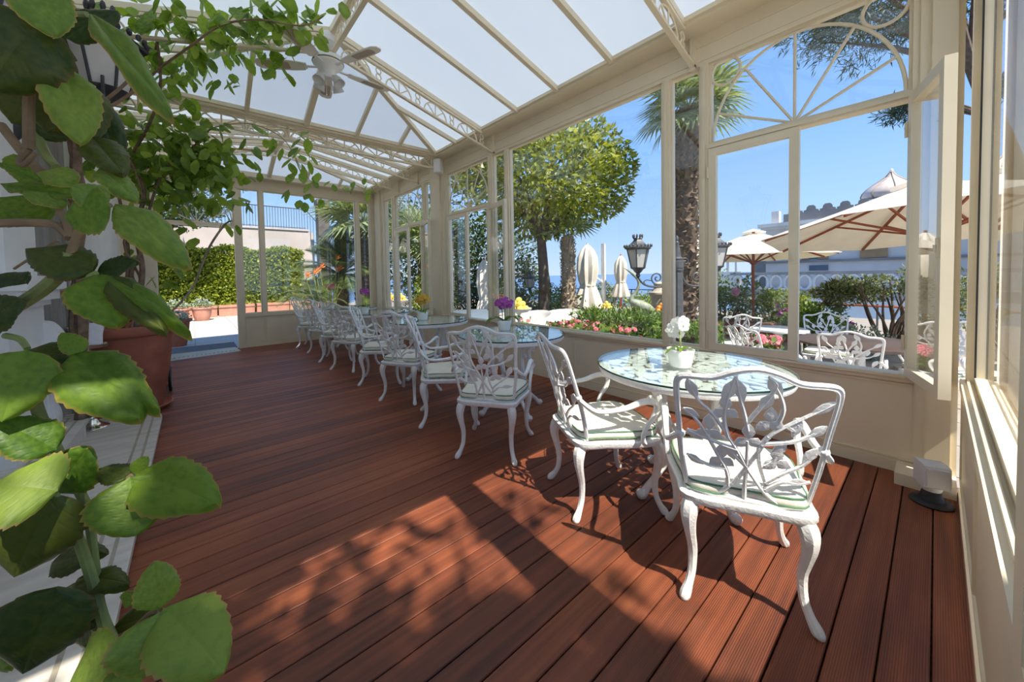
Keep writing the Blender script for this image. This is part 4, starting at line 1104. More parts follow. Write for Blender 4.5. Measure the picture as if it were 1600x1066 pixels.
def palm(label, base, top, r, frond_me, n, spread, boots=True, m='palm_bark', name='palm_tree', group=None, seed=2, droop=(-0.9, 1.1), lean=0.0, boot_m='palm_boot', bl=0.16):
    t = thing(name, label, 'palm', group=group); b = Vector(base); tp = Vector(top)
    trunk(t, [b, b.lerp(tp, .33) + Vector((lean, 0, 0)), b.lerp(tp, .66) + Vector((lean, 0, 0)), tp], [r * .95, r * .88, r * .9, r * .85], m, n=12)
    g = random.Random(seed)
    if boots:
        mb = MB(); H = (tp - b).length; rows = int(H / 0.085)
        for i in range(rows):
            f_ = i / rows; c = b.lerp(tp, f_) + Vector((lean * (1 if .15 < f_ < .85 else .5), 0, 0))
            for k in range(11):
                a = 2 * pi * (k + .5 * (i % 2)) / 11 + g.uniform(-.15, .15); d = Vector((cos(a), sin(a), 0)); s = Vector((-sin(a), cos(a), 0)) * r * g.uniform(.12, .24); L = bl * g.uniform(.6, 1.4)
                o = c + d * r * .92; e = o + d * r * g.uniform(.12, .34) + Vector((0, 0, L * g.uniform(-.5, 1)))
                mb.add([o - s, o + s, e + s * .5, e - s * .5, o - s - Vector((0, 0, .03)), o + s - Vector((0, 0, .03))], [(0, 1, 2, 3), (4, 5, 2, 3), (0, 3, 4), (1, 5, 2)])
        tag(mb.build('bark_scales', boot_m, t, 0), kind='stuff')
    for k in range(n):
        a = 2.399963 * k + g.uniform(-.2, .2); el = lerp(droop[1], droop[0], k / max(1, n - 1)) + g.uniform(-.15, .15)
        o = link('frond', frond_me, t); o.matrix_basis = Matrix.Translation(tp) @ Euler((0, -el, a)).to_matrix().to_4x4() @ Matrix.Rotation(g.uniform(-.5, .5), 4, 'X') @ Matrix.Scale(spread * g.uniform(.85, 1.1), 4)
    return t
ZG = -0.30      # garden terrace level

# ------------------------------------------------------------------ sea, terrace, courtyard
sea = MB(); sea.add([(20, -60000, -60), (60000, -60000, -60), (60000, 60000, -60), (20, 60000, -60)], [(0, 1, 2, 3)])
tag(sea.build('sea', 'sea', None, 0), kind='structure')
ter = struct('terrace_ground')
MB().box(3.62, 17.0, -9.0, 26.0, ZG - 0.4, ZG - 0.012).build('bedding', 'paving_joint', ter)
tile = MB().box(0.006, 0.794, 0.006, 0.794, -0.012, 0.0).mesh('paving_slab', 'paving')
for i in range(12):
    for j in range(16): link('paving_slab', tile, ter, loc=(3.65 + 0.8 * i, -3.2 + 0.8 * j, ZG))
MB().box(-9, 3.62, -12, -0.30, -0.5, -0.05).build('front_path', 'courtyard', ter)
crt = struct('courtyard_ground')
MB().box(-6, 3.62, YB + 0.12, 26, -0.3, -0.012).build('bedding', 'paving_joint', crt)
tile2 = MB().box(0.005, 0.895, 0.005, 0.595, -0.012, 0.0).mesh('paving_slab', 'courtyard')
for i in range(6):
    for j in range(15): link('paving_slab', tile2, crt, loc=(-1.8 + 0.9 * i, YB + 0.13 + 0.6 * j, 0))

# ------------------------------------------------------------------ courtyard side
wc = struct('wall_courtyard')
MB().box(-6, 4.35, 19.0, 19.4, -0.1, 3.62).box(-6, 4.40, 18.95, 19.45, 3.62, 3.70).build('pink_plaster_face', 'pink_wall', wc)
MB().box(4.35, 4.7, 19.4, 24, -0.1, 3.62).build('return_face', 'pink_wall', wc)
rl = thing('terrace_railing', 'black iron railing with thin upright bars on top of the courtyard wall', 'railing', (0, 19.2, 3.70))
MB().tube([(-6, 0, 0.98), (4.3, 0, 0.98)], 0.022, 6).build('top_rail', 'iron_grey', rl)
MB().tube([(-6, 0, 0.08), (4.3, 0, 0.08)], 0.016, 6).build('bottom_rail', 'iron_grey', rl)
bar_me = MB().tube([(0, 0, 0.0), (0, 0, 0.98)], 0.011, 5).mesh('upright_bar', 'iron_grey')
for k in range(66): link('upright_bar', bar_me, rl, loc=(-2.9 + 0.11 * k, 0, 0))
rl2 = thing('stair_railing', 'black iron stair railing stepping down behind the dark pillar', 'railing', (0, 0, 0))
MB().tube([(4.3, 19.2, 4.68), (5.0, 19.6, 4.05), (7.4, 20.4, 4.05), (8.6, 20.8, 3.5)], 0.022, 6).build('top_rail', 'iron_grey', rl2)
for k in range(30):
    x = 4.4 + 0.14 * k; y = 19.25 + 0.4 * (x - 4.3); zt = 4.60 - 0.9 * (x - 4.3) if x < 5 else (4.05 if x < 7.4 else 4.05 - 0.46 * (x - 7.4))
    MB().tube([(x, y, 3.0), (x, y, zt)], 0.011, 5).build('upright_bar', 'iron_grey', rl2)
hg = thing('clipped_hedge', 'tall yellow-green clipped hedge in front of the courtyard wall', 'hedge')
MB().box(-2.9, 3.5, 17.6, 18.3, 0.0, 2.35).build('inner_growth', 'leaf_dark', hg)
foliage('leaves', 'leaf_hedge', hg, np.vstack((box_points(9000, (-3.1, 17.35, 0.25), (3.75, 18.5, 2.62), 3, 0.10), box_points(24000, (-2.6, 17.25, 0.2), (3.7, 17.6, 2.6), 4, 0.9))), 0.115, 3, nrm=np.array((0, -0.5, 0.35)), aspect=0.65)
tro = MB().prism([(-0.16, 0.0), (0.16, 0.0), (0.19, 0.34), (0.22, 0.34), (0.22, 0.42), (-0.22, 0.42), (-0.22, 0.34), (-0.19, 0.34)], lambda u, w, t: (t, u, w), 0.0, 1.12)
for k, (x, y, lab) in enumerate(((-0.45, 16.9, 'terracotta trough under the hedge, beside the round clay pots'), (0.72, 16.95, 'terracotta trough under the hedge, seen through the doorway beside its post'), (1.92, 17.0, 'terracotta trough under the hedge, behind the narrow pane'), (3.08, 17.05, 'terracotta trough at the palm end of the hedge'))):
    t = thing('planter_trough', lab, 'planter', (x, y, 0), 0, 'terracotta troughs under the hedge')
    if k == 0: tro_me = tro.mesh('trough', 'terracotta_pale', 30); soil_me = MB().box(0.03, 1.09, -0.18, 0.18, 0.36, 0.40).mesh('soil', 'soil')
    link('trough', tro_me, t); link('soil', soil_me, t)
    foliage('seedlings', 'leaf_hedge', t, np.random.default_rng(k).uniform((0.05, -0.15, 0.38), (1.05, 0.15, 0.5), (160, 3)), 0.09, k, nrm=np.array((0, 0, 1.0)))
for (x, y, r, lab) in ((0.22, 15.7, 0.30, 'pale round clay pot with grey-green herbs in the sunny courtyard'), (-0.42, 15.6, 0.34, 'wide shaded clay pot at the hedge end in the courtyard')):
    t = clay_pot('terracotta_pot', lab, (x, y, 0), r * 0.62, r, 0.45, 'terracotta_pale', saucer=False)
    p, nn = shell_points(260, (0, 0, 0.52), (r, r, 0.22), 5); foliage('herbs', 'leaf_silver', t, p, 0.09, 5, nrm=nn)
p, nn = shell_points(420, (0.0, 0.0, 0.58), (0.24, 0.24, 0.14), 6); foliage('succulents', 'leaf_silver', outpot, p, 0.05, 6, nrm=nn, aspect=0.8)
frond = fan_frond_mesh(1.0).mesh('frond', 'leaf_palm', 0)
pin = pinnate_mesh(1.0, 34, 0.17, 0.55).mesh('frond', 'leaf_cycad', 0)
pin2 = pinnate_mesh(1.0, 30, 0.20, 0.75).mesh('frond', 'leaf_palm', 0)
palm('fan palm with shaggy trunk just outside the back corner of the glasshouse', (4.55, 12.5, -0.1), (4.62, 12.5, 3.25), 0.30, frond, 26, 1.7, seed=5, droop=(-0.55, 1.2))
cy = palm('dark feathery cycad filling the back window beside the fan palm', (3.95, 13.0, 0.0), (3.95, 13.0, 1.45), 0.24, pin, 46, 1.75, seed=7, droop=(-0.75, 1.25), name='cycad')
palm('low bright feathery palm between the hedge and the dark cycad', (2.95, 12.4, 0.0), (2.95, 12.4, 0.55), 0.12, pin2, 34, 1.25, boots=False, seed=9, droop=(-0.15, 1.2), name='feather_palm')
palm('fan palm of loose bright fronds outside the rear side windows', (5.6, 10.2, ZG), (5.6, 10.2, 2.35), 0.16, frond, 24, 1.35, seed=12, droop=(-0.7, 1.2))
bp_ = thing('bird_of_paradise', 'clump of bird-of-paradise with orange flowers in front of the cycad', 'plant', (3.35, 12.0, 0))
gg = random.Random(4)
for k in range(9):
    a = gg.uniform(0, 2 * pi); MB().tube([(0, 0, 0), (0.15 * cos(a), 0.15 * sin(a), 0.7), (0.4 * cos(a), 0.4 * sin(a), 1.15)], 0.012, 5).build('stalk', 'vine_stem', bp_)
for (x, y, z) in ((0.24, 0.2, 1.95), (0.30, 0.15, 1.62), (0.18, 0.1, 1.55), (-0.55, -0.2, 1.48), (-0.78, -0.3, 1.40), (-0.30, 0.0, 1.66), (-0.45, -.1, 1.55)):
    mb = MB()
    for j in range(5): 
        a = radians(-35 + 32 * j); d = Vector((0.75 * cos(a), -0.15, abs(sin(a)) + .25)).normalized(); s = Vector((0, 0.03, 0.02)); o = Vector((x, y, z)); e = o + d * 0.19
        mb.add([o - s * .3, o + d * .1 + s, e, o + d * .1 - s], [(0, 1, 2, 3)])
    mb.build('orange_flower', 'petal_orange', bp_, 0)
    MB().tube([(x * .3, y * .3, .1), (x * .8, y * .8, z * .6), (x, y, z)], 0.012, 5).build('stalk', 'vine_stem', bp_)
dp = thing('stone_pillar', 'dark square pillar rising behind the cycad', 'pillar', (4.75, 18.0, 0))
MB().box(-0.24, 0.24, -0.24, 0.24, 0, 4.7).build('shaft', 'dark_stone', dp); MB().box(-0.28, 0.28, -0.28, 0.28, 4.7, 4.95).build('cap', 'dark_stone', dp)
tree('dark leafy tree above the courtyard wall, behind the fan arch of the doorway', (-1.2, 17.0, 0), (-1.0, 16.8, 3.0), 0.12, (-0.5, 16.6, 4.2), (1.5, 1.2, 1.1), 3800, 0.15, 'leaf_dark', 21, name='courtyard_tree')
tree('broad dark evergreen tree behind the closed parasol, leftmost of the grove', (7.2, 12.6, ZG), (7.2, 12.6, 2.0), 0.16, (7.3, 12.6, 2.2), (2.1, 2.1, 2.5), 6500, 0.17, 'leaf_dark', 22, 'dark trees of the grove')
tree('dark evergreen tree behind the magnolia trunk', (9.6, 11.6, ZG), (9.6, 11.6, 1.6), 0.15, (9.4, 11.4, 1.7), (1.9, 1.9, 2.2), 5500, 0.16, 'leaf_dark', 23, 'dark trees of the grove')
tree('loose olive-green tree rising above the dark grove', (8.8, 14.5, ZG), (8.8, 14.5, 2.2), 0.14, (8.6, 14.0, 3.0), (1.9, 1.7, 1.7), 2600, 0.13, 'leaf_olive', 24, clump=0.2, inner=0.3)
sh = thing('bamboo_hedge', 'clump of fine green bamboo outside the rear side casement', 'bush', (5.2, 8.9, ZG))
foliage('leaves', 'leaf_bush', sh, shell_points(3600, (0, 0, 0.95), (0.55, 0.8, 0.98), 25, 0, inner=0.4)[0], 0.13, 25, aspect=0.25, nrm=np.array((0, 0, -.6)))
MB().lathe([(0.3, 0.0), (0.42, 0.5), (0.3, 1.6)], n=10).build('stems', 'vine_stem', sh)

# ------------------------------------------------------------------ the magnolia, the palms
tree('magnolia with a broad rounded yellow-green crown outside the big window', (7.45, 6.9, ZG), (7.5, 6.95, 2.5), 0.15, (7.55, 6.85, 3.95), (2.45, 2.1, 1.5), 11000, 0.20, 'leaf_tree', 31, clump=0.13, n_cl=130, branches=9, inner=0.6, aspect=0.42)
palm('tall palm with a shaggy dark trunk behind the lamp post', (8.95, 3.80, ZG), (9.12, 3.72, 5.10), 0.29, frond, 34, 1.30, seed=3, droop=(-0.6, 1.3), lean=0.0)
palm('short palm with a pale scaly trunk under the magnolia', (8.0, 6.4, ZG), (8.0, 6.42, 2.35), 0.20, frond, 10, 0.9, m='palm_trunk_pale', seed=4, boot_m='palm_trunk_pale', bl=0.12, droop=(0.1, 1.1))
tree('umbrella pine with dark needled crown seen through the fanlight', (19.5, -2.5, ZG), (18.6, -0.6, 7.6), 0.22, (18.0, 1.2, 10.2), (3.2, 2.6, 1.8), 9000, 0.30, 'leaf_pine', 33, clump=0.10, n_cl=110, inner=0.35, aspect=0.12, name='umbrella_pine')
tree('low drooping pine bough beside the open casement', (21.5, -3.0, ZG), (20.5, -1.0, 6.4), 0.12, (19.4, 0.7, 6.8), (0.9, 0.8, 0.5), 1400, 0.26, 'leaf_pine', 34, clump=0.14, n_cl=30, inner=0.2, aspect=0.12, name='pine_bough', branches=4)
st_ = tree('shade tree outside the end wall, throwing its dapples on the deck', (-1.3, -4.4, -0.3), (-1.0, -3.9, 4.4), 0.15, (-0.35, -3.3, 5.48), (1.15, 0.85, 0.85), 3000, 0.19, 'leaf_tree', 35, clump=0.2, n_cl=60, inner=0.1, name='shade_tree', branches=9)
pts_, nn_ = shell_points(760, (-0.05, -3.3, 6.40), (1.2, 0.75, 0.55), 36, 0.14, 24, 0.1)
foliage('upper_sprays', 'leaf_tree', st_, pts_, 0.19, 36, nrm=nn_)
for k in range(5): trunk(st_, [(-0.6, -3.4, 5.6), (-0.5 + 0.25 * k, -3.3, 6.2), (-0.9 + 0.5 * k, -3.1, 6.9)], [0.05, 0.03, 0.012], 'tree_bark', 'branch', 6)
palm('young palm outside the end wall, its fronds shading the deck', (0.10, -4.6, -0.3), (0.20, -3.9, 6.75), 0.07, frond, 8, 0.66, seed=16, boots=False, droop=(-0.8, 0.6))

# ------------------------------------------------------------------ beds of flowers and low hedge under the long window
def bed(name, label, n, lo, hi, leaf, m, seed, cat='hedge', aspect=0.4):
    t = thing(name, label, cat)
    lo_, hi_ = np.array(lo), np.array(hi); mid = (lo_ + hi_) / 2; hf = (hi_ - lo_) / 2 * 0.72
    MB().box(mid[0] - hf[0], mid[0] + hf[0], mid[1] - hf[1], mid[1] + hf[1], lo_[2], mid[2] + hf[2]).build('inner_growth', 'tree_bark', t)
    foliage('leaves', m, t, box_points(n, lo, hi, seed, 0.2), leaf, seed, aspect=aspect, nrm=np.array((-.3, -.2, 0.7)))
    return t
bed('low_hedge', 'low feathery green hedge under the big window, behind the pink geraniums', 5200, (4.55, 2.30, ZG), (5.20, 3.62, 0.72), 0.09, 'leaf_box', 41, aspect=0.25)
bed('low_hedge', 'low feathery green hedge round the foot of the lamp post', 4200, (5.2, 1.95, ZG), (6.0, 2.9, 0.52), 0.09, 'leaf_box', 42, aspect=0.25)
def flowers(name, label, n_heads, lo, hi, r, petal, seed, leafm='leaf_box', group=None):
    t = thing(name, label, 'flowers', group=group); g = np.random.default_rng(seed); mid = (np.array(lo) + np.array(hi)) / 2
    foliage('leaves', leafm, t, g.uniform(np.array(lo) - (0, 0, 0.25), np.array(hi) - (0, 0, 0.04), (n_heads * 16, 3)), 0.09, seed, nrm=np.array((0, 0, .7)), aspect=0.8)
    MB().box(lo[0] + .05, hi[0] - .05, lo[1] + .05, hi[1] - .05, ZG, max(ZG + .1, lo[2] - .12)).build('stems', 'vine_stem', t)
    key = ('head', petal, r)
    if key not in BLOS:
        mb = MB(); gg = random.Random(2)
        for k in range(16):
            d = Vector((gg.gauss(0, 1), gg.gauss(0, 1), abs(gg.gauss(0, 1)))).normalized(); b_ = blossom(r * .42); b_.xf(Matrix.Translation(d * r * .8) @ d.to_track_quat('Z', 'Y').to_matrix().to_4x4()); mb.add(b_.v, b_.f)
        BLOS[key] = mb.mesh('flower_head', petal, 0)
    for p in g.uniform(lo, hi, (n_heads, 3)): link('flower_head', BLOS[key], t, loc=tuple(p), rot=(g.uniform(-.4, .4), g.uniform(-.4, .4), g.uniform(0, 6)))
    return t
flowers('geraniums', 'bank of pink geraniums along the sill of the big window', 110, (4.0, 2.42, 0.44), (4.5, 3.70, 0.60), 0.038, 'petal_pink', 51)
flowers('geraniums', 'shaded pink geraniums behind the lemon bowl', 34, (4.9, 5.2, 0.25), (5.6, 6.4, 0.45), 0.045, 'petal_pink', 52)
flowers('geraniums', 'coral geraniums beside the white parasol table', 14, (5.75, 1.30, 0.22), (6.1, 1.62, 0.42), 0.07, 'petal_pink', 53)
flowers('geraniums', 'red geranium at the edge of the closed casement', 6, (6.2, 2.2, 0.40), (6.4, 2.35, 0.50), 0.06, 'petal_pink', 54)
def bush(label, c, r, n, leaf, m, seed, name='garden_bush', fl=None, group=None, inner=0.3, clump=0.16, stems=True):
    t = thing(name, label, 'bush', group=group)
    p, nn = shell_points(n, c, r, seed, clump, 40, inner); foliage('leaves', m, t, p, leaf, seed, nrm=nn * .6)
    g = random.Random(seed)
    for k in range(6):
        a = g.uniform(0, 6.28); e = Vector(c) + Vector((r[0] * .6 * cos(a), r[1] * .6 * sin(a), r[2] * .4)); b_ = Vector((c[0] + .1 * cos(a), c[1] + .1 * sin(a), ZG))
        trunk(t, [b_, b_.lerp(e, .5), e], [.03, .02, .008], 'vine_bark', 'stem', 5)
    if fl:
        petal, cnt, rad = fl; key = ('rose', petal, rad)
        if key not in BLOS:
            mb = MB()
            for s_, tl in ((1.0, 0), (.7, .3), (.4, .6)):
                b_ = blossom(rad * s_, cup=.9); b_.xf(Matrix.Rotation(tl * 2, 4, 'Z')); mb.add(b_.v, b_.f)
            BLOS[key] = mb.mesh('rose_bloom', petal, 0)
        for k in range(cnt):
            d = Vector((-abs(g.gauss(0, 1)), g.gauss(0, .8), abs(g.gauss(0, .8)) + .1)).normalized(); p_ = Vector(c) + Vector((d.x * r[0], d.y * r[1], d.z * r[2])) * 1.02
            o = link('rose_bloom', BLOS[key], t); o.matrix_basis = Matrix.Translation(p_) @ d.to_track_quat('Z', 'Y').to_matrix().to_4x4()
    return t
bush('rose bush with a pale pink bloom left of the parasol pole', (11.5, 3.75, 0.45), (0.75, 0.9, 0.85), 2600, 0.10, 'leaf_box', 61, fl=('petal_lilac', 4, 0.10))
bush('bright yellow-green shrub behind the parasol pole', (12.2, 2.75, 0.15), (0.7, 0.75, 0.6), 2600, 0.10, 'leaf_bush', 62)
bush('tall thin rose spray against the pale pavilion', (12.4, 4.55, 1.0), (0.5, 0.6, 0.7), 700, 0.10, 'leaf_bush', 63, inner=0.1)
bush('rose bush with purple blooms behind the dark round table', (10.8, 1.75, 0.05), (0.7, 0.65, 0.5), 2200, 0.10, 'leaf_box', 64, fl=('petal_magenta', 4, 0.085))
bush('rose bush with one lilac bloom beside the casement stile', (12.0, 2.15, 0.25), (0.6, 0.5, 0.45), 1500, 0.09, 'leaf_bush', 65, fl=('petal_lilac', 3, 0.09))
bush('silver-leaved herbs at the foot of the juniper', (9.2, 0.95, 0.0), (0.5, 0.55, 0.32), 1500, 0.07, 'leaf_silver', 66)
bush('shaded ivy bush under the juniper near the rail', (9.6, 1.5, 0.05), (0.5, 0.5, 0.4), 1300, 0.09, 'leaf_box', 67)
bush('low green bush at the terrace edge before the sea, beside the large closed parasol', (13.6, 8.9, 0.15), (0.9, 1.0, 0.75), 2200, 0.12, 'leaf_olive', 68)
bush('low green bush at the terrace edge behind the heron', (13.9, 7.0, 0.05), (0.9, 1.2, 0.65), 2200, 0.12, 'leaf_bush', 69)
bush('green bush at the terrace edge by the stone pedestal', (13.2, 5.6, 0.1), (0.7, 0.9, 0.75), 1600, 0.11, 'leaf_olive', 70)
bush('bright flowering bush between the magnolia and the scaly palm trunk', (9.4, 8.0, 0.2), (0.9, 0.9, 0.95), 2600, 0.12, 'leaf_bush', 71)
bush('dark evergreen bush behind the hot tub', (6.9, 8.9, 0.35), (1.0, 0.9, 0.95), 2600, 0.13, 'leaf_dark', 72)
bush('dark evergreen bush between the closed parasol and the magnolia trunk', (7.3, 8.2, 0.1), (0.7, 0.7, 0.7), 1800, 0.12, 'leaf_dark', 73)
bush('low leafy bush under the distant lamp post', (8.6, 9.2, 0.1), (1.0, 0.8, 0.75), 2200, 0.13, 'leaf_olive', 74)
bush('green bush low behind the white wicker lounge chair', (6.7, 6.0, -0.05), (0.7, 0.7, 0.45), 1500, 0.11, 'leaf_box', 75)
jn = thing('juniper', 'spreading juniper with bare twisted grey stems beside the open casement', 'shrub')
g = random.Random(8)
for k in range(16):
    a = g.uniform(-.6, 1.5); e = Vector((10.7 + g.uniform(-.7, .5), 0.25 + 1.0 * a * .55, 0.75 + g.uniform(-.1, .4))); b_ = Vector((10.7, 0.55, ZG - .1))
    trunk(jn, [b_, b_.lerp(e, .5) + Vector((g.uniform(-.15, .15), g.uniform(-.15, .15), 0)), e], [.035, .022, .01], 'palm_boot', 'stem', 5)
for k, (c, r) in enumerate((((10.8, 0.95, 0.92), (0.5, 0.55, 0.24)), ((10.9, 0.15, 0.98), (0.6, 0.45, 0.36)), ((10.5, 1.35, 0.75), (0.4, 0.35, 0.28)), ((10.9, -0.3, 0.6), (0.5, 0.5, 0.6)))):
    p, nn = shell_points(1500, c, r, 80 + k, 0.18, 26, 0.3); foliage('needles', 'leaf_olive', jn, p, 0.10, 80 + k, nrm=nn * .7, aspect=0.3)
# ------------------------------------------------------------------ lamp posts
def lamp_post(label, loc, ang):
    t = thing('lamp_post', label, 'lamp post', loc, ang, 'twin-armed lamp posts of the garden')
    MB().lathe([(0.17, 0.0), (0.17, 0.08), (0.13, 0.12), (0.12, 0.5), (0.14, 0.54), (0.10, 0.60), (0.095, 0.64)], n=16).build('pedestal', 'iron_grey', t)
    MB().lathe([(0.095, 0.62), (0.08, 1.62)], n=32, lobes=10, amp=0.06).build('fluted_shaft', 'iron_grey', t)
    MB().lathe([(0.07, 1.60), (0.095, 1.63), (0.095, 1.66), (0.085, 1.67), (0.10, 1.68), (0.10, 1.79), (0.085, 1.80), (0.095, 1.83), (0.06, 1.86), (0.055, 1.95), (0.03, 2.08), (0.035, 2.10), (0.02, 2.12), (0.028, 2.15), (0.012, 2.20), (0.004, 2.215)], n=20).build('capital', 'iron_grey', t)
    for sg in (-1, 1):
        q = spline([(sg * 0.08, 0, 1.66), (sg * 0.10, 0, 1.50), (sg * 0.22, 0, 1.385), (sg * 0.42, 0, 1.38), (sg * 0.56, 0, 1.43), (sg * 0.64, 0, 1.53)], 5)
        m = MB().tube(q, 0.017, 6)
        ex, ez = Vector((sg, 0, 0)), Vector((0, 0, 1))
        m.tube(scroll((sg * 0.33, 0, 1.52), 0.105, 1.5, (ex, ez), start=-pi / 2, sgn=1), 0.012, 5)
        m.tube(scroll((sg * 0.14, 0, 1.78), 0.07, 1.2, (ex, ez), start=pi, sgn=-1), 0.010, 5)
        m.tube(spline([(sg * 0.40, 0, 1.47), (sg * 0.50, 0, 1.49), (sg * 0.55, 0, 1.46), (sg * 0.53, 0, 1.43)], 4), 0.009, 5)
        m.build('scroll_arm', 'iron_grey', t)
        e = bpy.data.objects.new('lantern', None); COL.objects.link(e); e.parent = t; e.location = (sg * 0.645, 0, 0); e.empty_display_size = .1
        lantern_parts(e, 1.32, 1.52, 'iron_grey')
    return t
LP = lamp_post('grey iron lamp post with fluted shaft, its lantern hanging before the sea', (6.19, 2.71, ZG), radians(-39))
lp2 = copy_tree(LP); lp2.location = (9.44, 8.42, ZG - 0.5); tag(lp2, 'distant lamp post standing between the magnolia trunk and the scaly palm', 'lamp post', 'twin-armed lamp posts of the garden')

# ------------------------------------------------------------------ open parasols
def parasol(label, c, corner, z_rim, z_top, tilt):
    TM = Matrix.Translation((0, 0, z_rim)) @ Vector((0, 0, 1)).rotation_difference(Vector((-tilt[0], -tilt[1], 1)).normalized()).to_matrix().to_4x4() @ Matrix.Translation((0, 0, -z_rim))
    t = thing('parasol', label, 'parasol', (c[0], c[1], 0), group='open cream parasols')
    R = Vector((corner[0] - c[0], corner[1] - c[1], 0)); n = 8; ring = []
    for k in range(n):
        a = 2 * pi * k / n; r = 1.0
        ring.append((Matrix.Rotation(a, 3, 'Z') @ R) * r)
    cv = MB(); vs = []
    lv = ((0.10, z_top), (0.5, lerp(z_top, z_rim, 0.46)), (0.82, lerp(z_top, z_rim, 0.80)), (1.0, z_rim))
    pts = []
    for q, z in lv:
        row = []
        for k in range(n):
            a, b = ring[k], ring[(k + 1) % n]
            row.append((*(a * q)[:2], z)); m_ = (a + b) * .5 * q; row.append((m_.x * 0.985, m_.y * 0.985, z - 0.012 * q))
        pts += row
    m2 = 2 * n
    fs = [(r * m2 + i, r * m2 + (i + 1) % m2, (r + 1) * m2 + (i + 1) % m2, (r + 1) * m2 + i) for r in range(3) for i in range(m2)]
    vs = pts + [(x, y, z - 0.008) for x, y, z in pts]
    off = len(pts); fs += [tuple(off + i for i in reversed(f_)) for f_ in fs]
    fs += [(3 * m2 + i, 3 * m2 + (i + 1) % m2, off + 3 * m2 + (i + 1) % m2, off + 3 * m2 + i) for i in range(m2)]
    cv.add(vs, fs).build('canopy', 'canvas', t, 20).matrix_basis = TM
    vp = MB().add([(*(r_ * 0.17)[:2], z_top + 0.03) for r_ in ring] + [(0, 0, z_top + 0.13)], [(i, (i + 1) % n, n) for i in range(n)]).build('vent_cap', 'canvas', t, 20); vp.matrix_basis = TM
    for k in range(n):
        e = ring[k]; a = Vector((e.x * .07, e.y * .07, z_top - 0.06)); b = Vector((e.x * 0.97, e.y * 0.97, z_rim - 0.015))
        rb = MB().bar(a, b, 0.028, 0.035).build('rib', 'mahogany', t); rb.matrix_basis = TM
        mid = a.lerp(b, .52); MB().bar((e.x * .035, e.y * .035, z_rim - 0.12), mid, 0.022, 0.03).build('strut', 'mahogany', rb)
    MB().tube([(0, 0, ZG), (0, 0, z_top + 0.05)], 0.032, 10).build('pole', 'mahogany', t)
    MB().lathe([(0.05, z_rim - 0.17), (0.075, z_rim - 0.15), (0.075, z_rim - 0.09), (0.05, z_rim - 0.07)], n=12).build('runner', 'mahogany', t)
    MB().tube(spline([(0.05, 0, z_rim - .12), (0.09, .03, z_rim - .3), (0.06, .05, z_rim - .42), (0.04, 0.02, z_rim - .2)], 4), 0.008, 5).build('cord', 'mahogany', t)
    MB().lathe([(0.32, ZG), (0.32, ZG + 0.06), (0.08, ZG + 0.10), (0.05, ZG + 0.35)], n=20).build('base', 'stone', t)
    return t
parasol('large open cream parasol seen from below with red-brown ribs, beside the open casement', (8.63, 0.10), (8.63 + 2.063 * cos(1.226), 0.10 + 2.063 * sin(1.226)), 1.93, 2.56, (-0.086, -0.09))
parasol('smaller open cream parasol with a red-brown pole farther off on the terrace', (10.72, 2.86), (9.65, 4.05), 1.64, 2.22, (-0.03, -0.02))

# ------------------------------------------------------------------ closed parasols
def closed(label, loc, h0, h1, r, pole='mahogany', boom=False, skirt=1.0):
    t = thing('closed_parasol', label, 'parasol', loc, group='closed parasols on the terrace')
    H = h1 - h0
    MB().lathe([(r * 0.95 * skirt, h0), (r * 1.0 * skirt, h0 + H * .04), (r * .62, h0 + H * .30), (r * .50, h0 + H * .36), (r * .62, h0 + H * .45), (r * .72, h0 + H * .62), (r * .66, h0 + H * .8), (r * .42, h0 + H * .92), (r * .16, h0 + H * .985), (0.02, h1)], n=36, lobes=9, amp=0.14).build('folded_canopy', 'canvas_closed', t, 60)
    MB().lathe([(r * .54, h0 + H * .345), (r * .58, h0 + H * .36), (r * .54, h0 + H * .375)], n=24).build('tie', 'canvas', t)
    MB().tube([(0, 0, ZG - loc[2]), (0, 0, h1 + 0.05)], 0.03, 8).build('pole', pole, t)
    if boom: MB().bar((0.48, -0.38, ZG - loc[2]), (0.48, -0.38, h1 + 0.02), 0.14, 0.10).bar((0.48, -0.38, h0 + H * .4), (0.1, -0.08, h0 + H * .55), 0.06, 0.06).build('side_mast', 'lamp_housing', t)
    return t
closed('large closed white parasol with a grey side mast before the sea', (11.75, 8.48, ZG), 0.30, 2.75, 0.52, 'lamp_housing', True, 1.1)
closed('closed white parasol with an orange pole beside the bronze heron', (12.27, 7.39, ZG), 0.75, 2.28, 0.30, 'orange_pole')
closed('closed parasol with a pleated skirt behind the tall palm', (11.7, 4.62, ZG), 0.60, 2.40, 0.48, 'mahogany', False, 1.0)
closed('closed grey-white parasol in the shade of the dark grove', (5.95, 7.55, ZG), 0.45, 2.05, 0.26, 'mahogany', False, 1.0)

